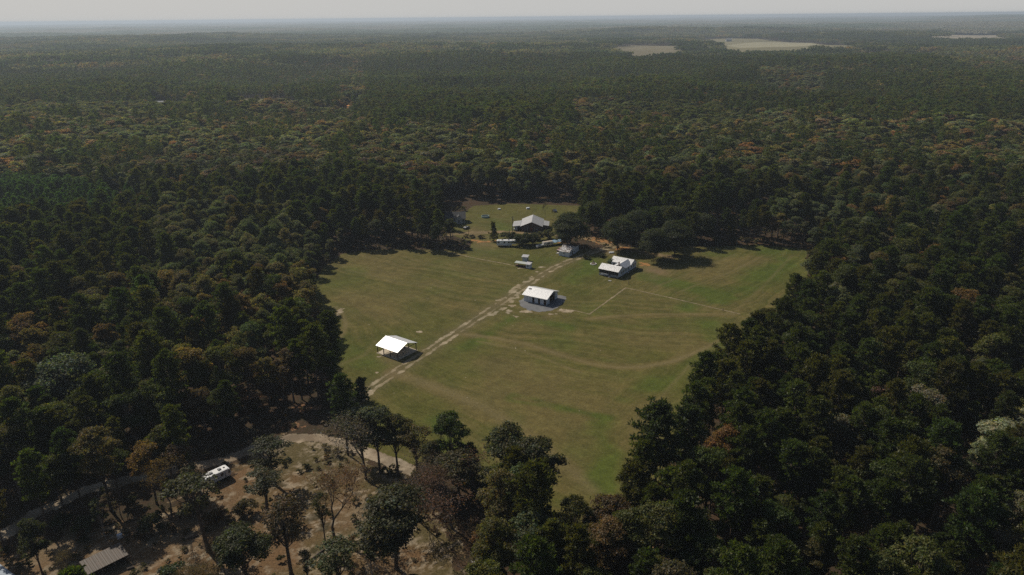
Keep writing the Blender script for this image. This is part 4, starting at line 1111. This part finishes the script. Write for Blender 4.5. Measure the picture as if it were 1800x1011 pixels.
def near_sites():
    rs = np.random.default_rng(11)
    x, y = jitter(-420, 460, 78, 470, 6.3, rs)
    k = seen(x, y, 26, 90)
    x, y = x[k], y[k]
    d, _, _ = pdist(x, y, [tuple(p) for p in FIELD], True)
    k = ~inpoly(x, y, FIELD) & (d > 1.5)
    cpx, _, _ = proj(np.stack([x, y, x * 0], -1))
    k &= ~inpoly(x, y, CLEAR) | ((cpx < 440) & (rs.uniform(0, 1, len(x)) < .10)) | (inpoly(x, y, LEFTSTRIP) & (rs.uniform(0, 1, len(x)) < .5))
    k &= pdist(x, y, [g2(*p) for p in [(1235, 424), (1330, 400), (1420, 362), (1520, 318)]])[0] > 7
    k &= pdist(x, y, CROAD)[0] > 4.5
    k &= pdist(x, y, BACKROAD)[0] > 6
    k &= pdist(x, y, TRACK)[0] > 5
    for cx, cy, rad in ((-75.5, 154.3, 5), (-87.9, 123.7, 6)): k &= np.hypot(x - cx, y - cy) > rad
    k &= ~inpoly(x, y, wpoly([(115, 935), (270, 925), (300, 1180), (90, 1180)])) & ~inpoly(x, y, wpoly([(335, 850), (425, 835), (450, 990), (345, 990)]))
    for cx, cy, rad in ((-83, 162, 8), (-90, 169, 7), (-78, 158, 6)): k &= np.hypot(x - cx, y - cy) > rad
    for q in ((480, 750, 8), (575, 752, 8), (640, 770, 6), (480, 782, 7), (1185, 800, 4), (570, 720, 3)): cx, cy = g2(q[0], q[1]); k &= np.hypot(x - cx, y - cy) > q[2]
    yard = wpoly([(780, 440), (780, 350), (1000, 352), (1028, 362), (985, 400), (1045, 416), (1105, 430), (1190, 460), (1180, 500), (1000, 500)])
    k &= ~inpoly(x, y, yard)
    # a dark ragged gap (creek) behind the right field
    k &= rs.uniform(0, 1, len(x)) > .04
    strip = wpoly([(600, 780), (1020, 915), (1060, 1000), (820, 1010), (640, 850)])
    k &= ~(inpoly(x, y, strip) & (rs.uniform(0, 1, len(x)) < .12))
    return x[k], y[k]

SITES = []      # dict per near tree
x, y = near_sites()
rs = np.random.default_rng(21)
kind, hf, col, cls, cpx, cpy = mixture(x, y, rs)
ded = pdist(x, y, [tuple(p) for p in FIELD], True)[0]
for i in range(len(x)):
    if inpoly(x[i:i+1], y[i:i+1], CLEAR)[0]: kind[i] = [0, 2, 2][i % 3]; col[i] = [(.045, .06, .02), (.10, .075, .045), (.12, .08, .04)][i % 3]
    SITES.append(dict(x=x[i], y=y[i], kind=SPECIES[kind[i]], col=col[i], sc=hf[i] * rs.uniform(.70, 1.22) * (.74 if (ded[i] < 16 and y[i] > 300) else 1), rot=rs.uniform(0, 6.28), cls=int(cls[i])))

def near_px(px, py): return g2(px, py)
# trees that can be told apart: base pixel, kind, height m, width factor, colour, own label
OWN = [
 (367, 968, 'thin', 20, 1.45, (.065, .065, .03), 'tall leaning thin-crowned tree in front of the foreground camper', -.12),
 (344, 900, 'thin', 13, 1.5, (.065, .066, .030), 'airy tree screening the left end of the foreground camper'),
 (588, 945, 'bare', 16, 1.5, (.15, .085, .045), 'leafless brown tree alone in the middle of the clearing'),
 (573, 962, 'thin', 15, .7, (.06, .06, .03), 'narrow thin-crowned tree just left of the bare tree in the clearing'),
 (643, 842, 'bare', 17, 1.5, (.13, .11, .09), 'grey bare tree at the bend of the dirt road'),
 (697, 1000, 'broad', 21, 1.45, (.062, .060, .026), 'large dark full-crowned tree standing in the lower clearing'),
 (640, 822, 'broad', 19, 1.05, (.105, .11, .075), 'pale grey-green tree where the dirt road leaves the clearing'),
 (700, 835, 'broad', 18, 1.15, (.085, .08, .032), 'olive tree between the clearing and the track, right of the grey one'),
 (735, 842, 'thin', 16, 1.5, (.10, .08, .03), 'yellow-olive airy tree at the corner of the field'),
 (772, 852, 'slim', 13, 1.0, (.055, .062, .026), 'small dark slim tree at the near left field edge'),
 (896, 884, 'broad', 23, 1.2, (.070, .072, .030), 'tall tree with pale straight trunk at the near field edge'),
 (941, 915, 'broad', 21, 1.25, (.062, .062, .028), 'wide dark tree just right of the pale-trunked one'),
 (828, 862, 'cedar', 13, 1.0, (.022, .036, .018), 'small very dark cedar on the near field edge'),
 (636, 708, 'cedar', 8, 1.3, (.040, .055, .022), 'bushy young pine beside the near end of the track'),
 (1148, 905, 'pine', 29, 1.1, (.040, .052, .020), 'tallest pine at the near right corner of the field'),
 (1195, 885, 'pine', 26, 1.0, (.038, .050, .020), 'tall pine just right of the tallest one at the field corner'),
 (1068, 985, 'broad', 18, 1.1, (.090, .060, .030), 'russet-topped tree at the bottom tip of the field'),
 (850, 905, 'bare', 14, 1.6, (.15, .08, .05), 'reddish bare tree between the clearing and the pale-trunked tree'),
 (795, 930, 'bare', 15, 1.7, (.13, .07, .045), 'reddish-brown bare tree right of the dark clearing tree'),
 (760, 905, 'bare', 12, 1.7, (.10, .07, .05), 'brown scrubby bare tree at the right side of the clearing'),
 (440, 1040, 'broad', 17, 1.3, (.050, .056, .022), 'dense dark tree at the bottom edge left of the clearing gap'),
 (512, 1010, 'thin', 19, 1.3, (.085, .060, .030), 'brown thin tree with long bare trunk near the bottom edge'),
 (668, 832, 'broad', 18, 1.1, (.09, .095, .06), 'grey-green tree hiding the start of the dirt road, second of its clump'),
 (764, 866, 'broad', 15, 1.0, (.065, .065, .028), 'olive tree in the scrub right of the yellow-olive airy tree'),
 (808, 890, 'thin', 15, 1.8, (.075, .065, .03), 'brownish airy tree just left of the pale-trunked tree'),
 (612, 800, 'pine', 24, 1.0, (.04, .056, .02), 'pine at the left side of the dirt road bend clump'),
 (870, 925, 'bush', 6, 1.5, (.09, .06, .035), 'brown brush under the pale-trunked tree'),
 (720, 905, 'bare', 13, 1.8, (.12, .09, .06), 'grey-brown twiggy tree above the large dark clearing tree'),
 (600, 1050, 'thin', 14, 1.9, (.070, .078, .030), 'low green tree at the bottom edge below the bare tree'),
 (655, 1020, 'slim', 11, .9, (.065, .070, .030), 'short tree with forked stem at the bottom of the clearing'),
 (185, 945, 'slim', 11, .95, (.075, .085, .045), 'small pale green tree just behind the rusty shed'),
 (75, 1010, 'broad', 15, .9, (.050, .056, .026), 'dark tree left of the rusty shed'),
 (270, 935, 'bush', 5, 1.1, (.05, .055, .028), 'dark round bush between the posts and the camper'),
 (150, 935, 'bush', 4, 1.0, (.060, .075, .030), 'green bush at the upper left of the shed yard'),
 (110, 930, 'bush', 4, .9, (.055, .068, .028), 'lower green bush left of the shed yard bush'),
 (380, 920, 'bush', 3.5, 1.0, (.12, .075, .03), 'orange-brown brush beside the leaning tree'),
 (340, 905, 'bush', 3.5, 1.0, (.055, .055, .028), 'dark brush just left of the leaning tree'),
 (430, 905, 'bush', 4, 1.1, (.09, .07, .035), 'brown brush in the middle of the clearing'),
 (470, 900, 'thin', 12, 2.0, (.06, .06, .028), 'low spreading tree in the shade at the clearing centre'),
 (480, 850, 'thin', 13, 2.1, (.055, .058, .026), 'spreading tree shading the dirt road bend'),
 (330, 880, 'thin', 16, 1.3, (.09, .06, .035), 'thin brown tree right behind the foreground camper'),
 (300, 1035, 'bush', 5, 1.3, (.050, .062, .026), 'big green bush at the bottom edge right of the rusty shed'),
 (395, 1010, 'bare', 9, 1.0, (.11, .08, .05), 'small bare brown tree near the bottom edge'),
 (128, 1020, 'bare', 8, .9, (.12, .09, .06), 'small bare tree in front of the rusty shed'),
 (545, 1035, 'thin', 10, .9, (.055, .06, .03), 'small dark tree at the bottom edge below the narrow one'),
 (1610, 800, 'broad', 20, 1.2, (.17, .15, .10), 'pale beige half-bare tree high in the right woods'),
 (1745, 850, 'broad', 19, 1.35, (.24, .24, .15), 'large pale silvery-green tree at the right edge'),
 (1790, 830, 'broad', 20, 1.0, (.20, .19, .12), 'pale tree cut off by the right edge, upper one'),
 (1700, 880, 'broad', 17, .8, (.20, .21, .12), 'pale yellow-green tree below the silvery one at right'),
 (1770, 985, 'broad', 18, .8, (.18, .17, .10), 'pale olive tree near the lower right edge'),
 (1735, 1060, 'broad', 18, 1.0, (.19, .16, .10), 'pale thin-leaved tree above the white snag'),
 (1285, 830, 'slim', 20, 1.0, (.20, .15, .11), 'pinkish-grey slim tree among the pines on the right'),
 (1660, 1010, 'broad', 17, .9, (.12, .08, .05), 'brown-leaved tree low in the right woods'),
 (130, 745, 'oak', 21, 1.05, (.085, .10, .065), 'huge domed grey-green oak in the left woods'),
 (1003, 434, 'oak', 17, 1.05, (.048, .056, .024), 'big dark oak right behind the rusty-roofed hut'),
 (1086, 440, 'oak', 16, 1.0, (.050, .058, .024), 'big oak with visible trunk beside the orange dirt'),
 (1148, 456, 'oak', 15, .95, (.046, .054, .024), 'big dark oak right of the farmhouse'),
 (1186, 450, 'oak', 17, .95, (.044, .052, .022), 'broad dark oak second to the right of the farmhouse'),
 (1118, 428, 'oak', 17, .95, (.046, .056, .024), 'broad oak behind and between the farmhouse oaks'),
 (1175, 418, 'oak', 17, .95, (.050, .058, .024), 'broad oak behind the oaks right of the farmhouse'),
 (1232, 425, 'oak', 15, .9, (.052, .060, .026), 'rightmost broad oak of the farmhouse grove'),
 (1045, 405, 'oak', 16, .95, (.048, .058, .022), 'broad oak standing behind the orange dirt clearing'),
 (1085, 392, 'oak', 17, .9, (.050, .060, .022), 'green oak at the back of the farmhouse grove'),
 (768, 440, 'broad', 15, .9, (.045, .055, .02), 'dark tree at the front of the wood left of the orange ditch'),
 (793, 430, 'broad', 15, .85, (.050, .058, .022), 'dark tree half hiding the shaded grey house'),
 (742, 438, 'broad', 14, .9, (.055, .060, .022), 'olive tree at the wood edge left of the shaded grey house'),
 (868, 424, 'cedar', 10, .95, (.080, .078, .030), 'conical yellow-green tree left of the brick house, by the road'),
 (958, 384, 'bare', 9, .6, (.10, .08, .05), 'thin bare tree right behind the brick house'),
 (974, 386, 'bare', 7, .6, (.10, .08, .05), 'smaller bare tree on the lawn right of the brick house'),
 (796, 418, 'slim', 11, .9, (.13, .085, .032), 'orange-tinted slim tree left of the back lawn'),
 (1074, 469, 'bush', 4.6, .85, (.10, .12, .085), 'round grey-green fountain-like bush behind the farmhouse porch'),
 (912, 432, 'bush', 6.5, 1.5, (.042, .050, .022), 'dark bush just right of the long camper'),
 (924, 431, 'bush', 6.5, 1.5, (.045, .052, .022), 'dark bush left of the white boat'),
 (936, 430, 'bush', 6, 1.4, (.046, .050, .022), 'dark bush behind the white boat'),
 (903, 424, 'bush', 5, 1.3, (.05, .055, .025), 'low bush behind the right end of the long camper'),
 (948, 422, 'bush', 4.5, 1.3, (.10, .095, .045), 'pale olive bush in the hedge below the brick house'),
 (965, 420, 'bush', 5, 1.3, (.09, .09, .04), 'olive bush at the right end of the hedge'),
 (888, 420, 'bush', 4, 1.2, (.085, .085, .04), 'small olive bush behind the long camper'),
 (845, 419, 'bush', 1.9, .9, (.08, .07, .035), 'low brown bush at the orange ditch'),
 (830, 418, 'bush', 1.8, .9, (.07, .06, .035), 'low brown bush at the left end of the orange ditch'),
 (1058, 452, 'bush', 1.7, 1.0, (.05, .055, .025), 'flat dark bush in the oak shade by the track end'),
 (1030, 455, 'bush', 2.0, .9, (.04, .045, .02), 'dark bush beside the track under the oaks'),
 (1262, 432, 'bush', 4.6, 1.0, (.05, .058, .028), 'dark green bush leftmost behind the right field'),
 (1290, 430, 'bush', 4.6, 1.0, (.06, .066, .030), 'round bush second from left behind the right field'),
 (1315, 431, 'bush', 4.4, 1.0, (.075, .06, .035), 'brownish bush right of centre behind the right field'),
 (1345, 432, 'bush', 4.6, 1.0, (.08, .065, .04), 'rightmost brownish bush behind the right field'),
]
n0 = len(SITES)
for o in OWN:
    px, py, kd, ht, wf, c, lab = o[:7]
    x_, y_ = g2(px, py)
    rad = {'oak': 7.5, 'bush': 2, 'slim': 3, 'bare': 3.5, 'thin': 3.5, 'cedar': 2.5}.get(kd, 4) * (wf if kd != 'bush' else 1)
    SITES[:] = [s for s in SITES if 'label' in s or math.hypot(s['x'] - x_, s['y'] - y_) > rad]
    SITES.append(dict(x=x_, y=y_, kind=kd, col=np.array(c), ht=ht, wf=wf, rot=random.random() * 6.28, label=lab, lean=o[7] if len(o) > 7 else 0, cls=3))

BASEH = {'broad': 19.5, 'oak': 15.5, 'pine': 24, 'slim': 17, 'thin': 15, 'bare': 14, 'cedar': 9, 'bush': 4.0}
NAME = {'broad': 'broadleaf_tree', 'oak': 'oak_tree', 'pine': 'pine_tree', 'slim': 'slender_tree', 'thin': 'airy_tree', 'bare': 'bare_tree', 'cedar': 'cedar_tree', 'bush': 'bush'}
CAT = {'broad': 'broadleaf tree', 'oak': 'oak tree', 'pine': 'pine tree', 'slim': 'slender tree', 'thin': 'airy tree', 'bare': 'bare tree', 'cedar': 'cedar tree', 'bush': 'bush'}

for s in SITES:
    s['px'], s['py'], s['d'] = [float(v) for v in proj(np.array([s['x'], s['y'], 15.0]))]
    s['vis'] = -10 < s['px'] < 1810 and s['py'] < 1005

auto = {k: sorted([s for s in SITES if s['kind'] == k and 'label' not in s and s['vis']], key=lambda s: s['d']) for k in ('pine', 'broad', 'bare')}
own_n = {k: sum(1 for s in SITES if s['kind'] == k and 'label' in s) for k in auto}
single = [s for s in SITES if 'label' in s]
for k in auto: single += auto[k][:300 - own_n[k]]
sid = {id(s) for s in single}
rest = [s for s in SITES if id(s) not in sid]

# ---- labels for the woodland trees: colour, size, kind, place, then rank among the few that still match
def colword(s):
    r_, g_, b_ = s['col']; lum = (r_ + g_ + b_) / 3
    if s['kind'] == 'pine': return 'olive-green' if r_ > .048 else ('blackish-green' if g_ < .046 else 'dark green')
    if s['kind'] == 'bare': return 'reddish-brown' if r_ > 1.5 * g_ else 'grey-brown'
    if r_ > 1.75 * g_: return 'rusty'
    if r_ > 1.3 * g_: return 'orange-brown' if r_ > .12 else 'brown'
    if r_ > 1.12 * g_: return 'yellowish' if r_ > .11 else 'brownish-olive'
    return 'grey-green' if b_ > .04 else ('mid green' if g_ > .06 else 'deep green')
LM = [('the pole barn', (700, 615)), ('the white barn', (950, 530)), ('the farmhouse', (1090, 480)), ('the far left corner of the field', (590, 450)), ('the far right corner of the field', (1400, 435)),
      ('the near tip of the field', (1010, 900)), ('the right side of the field', (1300, 650)), ('the left side of the field', (560, 560)), ('the foreground camper', (372, 845)), ('the rusty shed', (190, 970)),
      ('the dirt road bend', (480, 780)), ('the lower right corner', (1780, 1000)), ('the right edge', (1790, 700)), ('the left edge', (10, 700)), ('the bottom edge', (1100, 1005)), ('the domed oak', (150, 650)), ('the pale trees at right', (1720, 820)),
      ('the bottom of the right woods', (1400, 1000)), ('the middle of the right woods', (1500, 750)), ('the middle of the left woods', (300, 620)), ('the upper right woods', (1650, 520))]
import collections
buck = collections.defaultdict(list)
ORD = ['leftmost', 'second', 'third', 'fourth', 'fifth', 'sixth', 'seventh', 'eighth', 'ninth', 'tenth', 'eleventh', 'twelfth']
for s in single:
    if 'label' in s: continue
    lm = min(LM, key=lambda l: math.hypot(s['px'] - l[1][0], s['py'] - l[1][1]))[0]
    h = s['sc']; size = 'tall' if h > .97 else ('low' if h < .80 else 'medium')
    s['desc'] = '%s %s %s near %s' % (size, colword(s), {'pine': 'pine', 'broad': 'broadleaf', 'bare': 'leafless tree'}[s['kind']], lm)
    buck[s['desc']].append(s)
for dsc, L_ in buck.items():
    L_.sort(key=lambda s: s['px'])
    if len(L_) == 1: L_[0]['label'] = dsc
    else:
        for i, s in enumerate(L_[:12]):
            s['label'] = '%s%s, %s' % ('', dsc, 'leftmost of %d' % len(L_) if i == 0 else ('rightmost of %d' % len(L_) if i == len(L_) - 1 else '%s from left' % ORD[i]))
        for s in L_[12:]: s['label'] = dsc + ', right part of its row'
lean_axis = lambda s: (0, s.get('lean', 0), s['rot'] if not s.get('lean') else 0)
GRP = {'pine': 'pines in the surrounding woods', 'broad': 'broadleaf trees in the surrounding woods', 'bare': 'leafless trees', 'oak': 'large oaks', 'slim': 'slender trees', 'thin': 'airy trees', 'cedar': 'young cedars and pines', 'bush': 'bushes and brush'}
def scale_of(s):
    if 'ht' in s:
        k = s['ht'] / BASEH[s['kind']]; return (k * s['wf'] ** 1, k * s['wf'], k) if s['kind'] != 'bush' else (k ** .3 * s['wf'], k ** .3 * s['wf'], k)
    return (s['sc'],) * 3
for s in single:
    vs_ = KINDS[s['kind']]; vi = int(_hash(np.array(int(s['x'] * 10)), np.array(int(s['y'] * 10)), 3) * 997) % len(vs_)
    cm, tm = vs_[vi][:2]
    r = bpy.data.objects.new(NAME[s['kind']], None); COL.objects.link(r)
    r.location = (s['x'], s['y'], 0); r.rotation_euler = lean_axis(s); r.scale = scale_of(s)
    tag(r, s['label'], CAT[s['kind']], GRP[s['kind']])
    t_ = bpy.data.objects.new('stem' if s['kind'] == 'bush' else 'trunk', tm); COL.objects.link(t_); t_.parent = r
    if cm is not None:
        c_ = bpy.data.objects.new('foliage' if s['kind'] == 'bush' else ('twigs' if s['kind'] == 'bare' else 'crown'), cm); COL.objects.link(c_); c_.parent = r
        c_['tint'] = [float(v) for v in s['col']] + [1.0]

# a white snag at the bottom right and a pale dead branchy one at the bottom
for px, py, h, lab in [(1735, 1075, 13, 'bleached white dead tree at the bottom right corner'), (835, 1050, 11, 'bleached dead tree with forked bare limbs at the bottom edge')]:
    mb = bare(900 + px, h, .5, 4)[2]
    o = tag(mb.build('dead_tree', M('bleached_wood', (.42, .40, .36), (.3, .28, .25), 2)), lab, 'dead tree'); o.location = (*g2(px, py), 0); o.scale = (1, 1, 1.3)

# ------------------------------------------------------------------ the mass of the forest
def forest(name, src, pts, label):
    """src: meshes; pts: dict of arrays x y z vi rot scl col"""
    c = bpy.data.collections.new(name + '_kinds')
    for m_ in src: c.objects.link(bpy.data.objects.new('forest_tree', m_))
    order = sorted(range(len(src)), key=lambda i: c.objects[i].name)
    inv = {k: i for i, k in enumerate(order)}
    n = len(pts['x'])
    pm = bpy.data.meshes.new(name); pm.vertices.add(n)
    pm.vertices.foreach_set('co', np.stack([pts['x'], pts['y'], pts['z']], -1).astype(np.float32).ravel())
    a = pm.attributes.new('vi', 'INT', 'POINT'); a.data.foreach_set('value', np.array([inv[int(v)] for v in pts['vi']], np.int32))
    a = pm.attributes.new('rot', 'FLOAT_VECTOR', 'POINT'); q = np.zeros((n, 3), np.float32); q[:, 2] = pts['rot']; a.data.foreach_set('vector', q.ravel())
    a = pm.attributes.new('scl', 'FLOAT_VECTOR', 'POINT'); a.data.foreach_set('vector', pts['scl'].astype(np.float32).ravel())
    a = pm.attributes.new('tint', 'FLOAT_COLOR', 'POINT'); q = np.ones((n, 4), np.float32); q[:, :3] = pts['col']; a.data.foreach_set('color', q.ravel())
    o = link(bpy.data.objects.new(name, pm))
    g = bpy.data.node_groups.new(name, 'GeometryNodeTree')
    g.interface.new_socket('Geometry', in_out='INPUT', socket_type='NodeSocketGeometry'); g.interface.new_socket('Geometry', in_out='OUTPUT', socket_type='NodeSocketGeometry')
    N = g.nodes.new; L = g.links.new
    i_ = N('NodeGroupInput'); o_ = N('NodeGroupOutput'); ip = N('GeometryNodeInstanceOnPoints'); ci = N('GeometryNodeCollectionInfo')
    ci.inputs['Collection'].default_value = c; ci.inputs['Separate Children'].default_value = True; ci.inputs['Reset Children'].default_value = True
    ip.inputs['Pick Instance'].default_value = True
    def na(nm, t):
        x_ = N('GeometryNodeInputNamedAttribute'); x_.data_type = t; x_.inputs['Name'].default_value = nm; return x_.outputs['Attribute']
    L(i_.outputs[0], ip.inputs['Points']); L(ci.outputs[0], ip.inputs['Instance']); L(na('vi', 'INT'), ip.inputs['Instance Index'])
    L(na('rot', 'FLOAT_VECTOR'), ip.inputs['Rotation']); L(na('scl', 'FLOAT_VECTOR'), ip.inputs['Scale']); L(ip.outputs[0], o_.inputs[0])
    md = o.modifiers.new('forest', 'NODES'); md.node_group = g
    tag(o, label, 'forest', kind='stuff')

def cat_pts(L_):
    return {k: np.concatenate([p[k] for p in L_]) for k in L_[0]}

near_src, near_kind = [], {}
for k in ('pine', 'broad', 'bare'):
    near_kind[k] = []
    for (cm, tm, V, var, mb) in KINDS[k]:
        near_kind[k].append(len(near_src)); near_src.append(joined('forest_tree', V, var, mb, BARK))
mid_kind = {'pine': [], 'broad': []}
for s_ in range(4):
    V, var, mb = pine(1300 + s_, 24, 3.7, 85, 20, .95, base=.42, limbs=False); mid_kind['pine'].append(len(near_src)); near_src.append(joined('forest_tree', V, var, mb, BARK))
for s_ in range(5):
    V, var, mb = broadleaf(1400 + s_, 19, 5.2, 2300, .78, lobes=13, base=.3, limbs=False); mid_kind['broad'].append(len(near_src)); near_src.append(joined('forest_tree', V, var, mb, BARK))

# wood between the near trees and 1500 m
rs = np.random.default_rng(31)
parts_ = {'pine': [], 'broad': []}
rx = np.array([s['x'] for s in rest]); ry = np.array([s['y'] for s in rest])
for kk in ('pine', 'broad'):
    sel = [s for s in rest if (s['kind'] == 'pine') == (kk == 'pine') and s['kind'] in ('pine', 'broad', 'bare')]
    parts_[kk].append(dict(x=np.array([s['x'] for s in sel]), y=np.array([s['y'] for s in sel]), z=np.zeros(len(sel)), vi=np.array([near_kind[s['kind']][int(rs.integers(len(near_kind[s['kind']])))] for s in sel]),
                           rot=rs.uniform(0, 6.28, len(sel)), scl=np.array([scale_of(s) for s in sel]), col=np.array([s['col'] for s in sel])))
def belt(r0, r1, cell, kinds, only=None):
    x, y = jitter(-r1 * .8, r1 * .86, 10, r1, cell, rs)
    if only is not None: k = inpoly(x, y, only); x, y = x[k], y[k]
    elif r0 < 500: k = ~inpoly(x, y, PLANT); x, y = x[k], y[k]
    r_ = np.hypot(x, y)
    k = (r_ >= r0) & (r_ < r1) & seen(x, y, 24, 120)
    if r0 < 500: k &= (y >= 470) | (x < -420) | (x > 460)
    x, y = x[k], y[k]
    k = clear_of_far(x, y); x, y = x[k], y[k]
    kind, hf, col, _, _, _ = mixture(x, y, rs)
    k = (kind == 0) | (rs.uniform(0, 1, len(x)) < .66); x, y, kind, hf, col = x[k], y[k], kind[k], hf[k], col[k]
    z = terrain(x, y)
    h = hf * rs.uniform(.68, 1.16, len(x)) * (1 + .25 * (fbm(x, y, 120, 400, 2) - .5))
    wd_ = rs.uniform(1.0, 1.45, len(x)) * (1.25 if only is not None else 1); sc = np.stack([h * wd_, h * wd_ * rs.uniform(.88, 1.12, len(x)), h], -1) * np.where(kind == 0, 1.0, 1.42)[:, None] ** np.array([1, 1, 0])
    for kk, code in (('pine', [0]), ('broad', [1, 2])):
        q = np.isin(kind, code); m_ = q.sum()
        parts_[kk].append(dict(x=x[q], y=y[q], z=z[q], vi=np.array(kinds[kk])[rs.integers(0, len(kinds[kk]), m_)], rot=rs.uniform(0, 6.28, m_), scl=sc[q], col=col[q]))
belt(0, 1000, 5.9, mid_kind)
belt(0, 1000, 3.6, mid_kind, PLANT)
belt(1000, 1900, 6.8, mid_kind)
forest('pine_forest', near_src, cat_pts(parts_['pine']), 'dense dark green pine woods filling the land around and beyond the field')
forest('broadleaf_forest', near_src, cat_pts(parts_['broad']), 'mixed broadleaf woods in autumn brown, olive and grey-green beyond the field')

# patches of canopy between 1900 m and 5000 m: each carries a few dozen small crowns
def canopy_patch(seed, sz, n, pinep):
    rs_ = np.random.default_rng(seed); VV = []; CC = []
    for k in range(n):
        x, y = rs_.uniform(-sz / 2, sz / 2, 2); isp = rs_.uniform() < pinep; h = rs_.uniform(14, 22) + (2 if isp else 0); rad = rs_.uniform(2.4, 3.6) if isp else rs_.uniform(3.5, 6)
        m_ = 34; d = rs_.normal(0, 1, (m_, 3)); d /= np.linalg.norm(d, axis=1)[:, None]; d[:, 2] = np.abs(d[:, 2])
        c = np.array([x, y, h - rad * (1.6 if isp else 1.0)]) + d * np.array([rad, rad, rad * (1.7 if isp else 1.0)]) * rs_.uniform(.75, 1.05, (m_, 1))
        VV.append(leaf_cards(c, d * 1.2, 2.6, .8, .5, rs_)); t = rs_.uniform(.7, 1.35) * (1 + rs_.normal(0, .5) * np.array([.22, 0, -.1])); CC.append(np.clip(leafvar(m_, rs_) * t, .2, 2.3))
    base = np.array([[(-sz / 2, -sz / 2, 4), (sz / 2, -sz / 2, 4), (sz / 2, sz / 2, 4), (-sz / 2, sz / 2, 4)]], float)
    return crown_mesh('forest_patch', np.vstack(VV), np.vstack(CC))
patch_src = [canopy_patch(2000 + s_, 42, 38, p_) for s_, p_ in enumerate([.95, .95, .1, .2, .15])]
x, y = jitter(-5200 * .8, 5200 * .86, 200, 5200, 40, rs)
r_ = np.hypot(x, y); k = (r_ >= 1890) & (r_ < 5200) & seen(x, y, 24, 120); x, y = x[k], y[k]
k = clear_of_far(x, y); x, y = x[k], y[k]
kind, hf, col, _, _, _ = mixture(x, y, rs)
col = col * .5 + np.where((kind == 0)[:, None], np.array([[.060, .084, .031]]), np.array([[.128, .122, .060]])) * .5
sc_ = rs.uniform(.8, 1.15, len(x))
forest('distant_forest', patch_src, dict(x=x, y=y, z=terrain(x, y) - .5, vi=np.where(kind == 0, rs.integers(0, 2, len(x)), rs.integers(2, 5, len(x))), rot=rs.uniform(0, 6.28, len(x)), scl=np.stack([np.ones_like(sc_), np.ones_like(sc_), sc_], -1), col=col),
       'unbroken hazy woodland canopy between the far fields and the horizon')

# canopy to the horizon: one rough sheet
def horizon_forest():
    rr = [5100.0]
    while rr[-1] < 31500: rr.append(rr[-1] * 1.0032)
    rr = np.array(rr); th = np.radians(np.linspace(-50, 52, 1300))
    T, Rr = np.meshgrid(th, rr); X = np.sin(T) * Rr; Y = np.cos(T) * Rr
    sc = Rr / 5000
    rnd = _hash(np.arange(X.size), np.arange(X.size) * 3, 9).reshape(X.shape)
    Z = terrain(X, Y) + 9 + 8 * rnd + 9 * (fbm(X, Y, 700, 51, 3) - .5) * 2
    nr, na = X.shape
    i = np.arange(nr - 1)[:, None] * na; j = np.arange(na - 1)[None, :]
    F = np.stack([i + j, i + na + j, i + na + j + 1, i + j + 1], -1).reshape(-1, 4)
    big = fbm(X, Y, 900, 61, 4); c = lerp3((.055, .075, .033), (.118, .108, .06), (big - .42) * 6) * (.7 + .6 * rnd)[..., None]
    op = fbm(X * .5, Y, 1500, 77, 3)
    c = np.where((op > .69)[..., None], np.array([.26, .23, .15]), c)
    Z = np.where(op > .69, terrain(X, Y) + 2, Z)
    me = npmesh('horizon_forest', np.stack([X, Y, Z], -1).reshape(-1, 3), F, [painted_mat('far_canopy', .004, .15)], c.reshape(-1, 3))
    tag(link(bpy.data.objects.new('horizon_forest', me)), 'far woodland fading into blue haze along the horizon', 'forest', kind='stuff')
horizon_forest()

# undergrowth below the near trees
def brush():
    rs_ = np.random.default_rng(5)
    x, y = jitter(-200, 270, 95, 430, 2.6, rs_)
    k = seen(x, y, 3, 60) & ~inpoly(x, y, FIELD); d, _, _ = pdist(x, y, CROAD); k &= d > 2.6
    dens = np.where(inpoly(x, y, CLEAR), .34, .45); k &= rs_.uniform(0, 1, len(x)) < dens * (.4 + 1.2 * fbm(x, y, 12, 6))
    k &= np.hypot(x - (-87.9), y - 123.7) > 6; k &= np.hypot(x - (-75.5), y - 154.3) > 4.5
    x, y = x[k], y[k]; n = len(x)
    V, var = [], []
    meshes = []
    for q in range(4):
        V, vr, mb = broadleaf(1700 + q, 1.6, 1.1, 170, .34, lobes=7, base=.0, limbs=False); meshes.append(crown_mesh('shrub', V, vr))
    pal = np.array([(.10, .065, .035), (.07, .065, .03), (.12, .10, .05), (.05, .055, .025), (.15, .12, .08)])
    s = rs_.uniform(.4, 1.3, n); de = pdist(x, y, [tuple(p) for p in FIELD], True)[0]; s = s * (1 + 1.3 * np.exp(-(de / 6) ** 2) * rs_.uniform(.2, 1, n))
    forest('undergrowth', meshes, dict(x=x, y=y, z=np.zeros(n), vi=rs_.integers(0, 4, n), rot=rs_.uniform(0, 6.28, n), scl=np.stack([s, s, s * rs_.uniform(.6, 1.2, n)], -1), col=pal[rs_.integers(0, 5, n)] * rs_.uniform(.7, 1.2, (n, 1))),
           'low brown and olive undergrowth below the trees and on the clearing')
brush()

# ------------------------------------------------------------------ haze
def haze():
    zlo, zhi = -90.0, H + 6.0
    x0, x1, y0, y1 = -34000, 34000, -33000, 33000
    o = MB().box(x0, x1, y0, y1, zlo, zhi)
    m = bpy.data.materials.new('haze'); m.use_nodes = True; t = m.node_tree; t.nodes.clear()
    v = t.nodes.new('ShaderNodeVolumePrincipled'); v.inputs['Color'].default_value = (0.69, 0.79, 0.89, 1); v.inputs['Density'].default_value = HAZE_DENSITY
    v.inputs['Anisotropy'].default_value = 0.2
    out = t.nodes.new('ShaderNodeOutputMaterial'); t.links.new(v.outputs[0], out.inputs['Volume'])
    ob = o.build('haze', m); tag(ob, kind='stuff')
HAZE_DENSITY = 9.5e-5
haze()
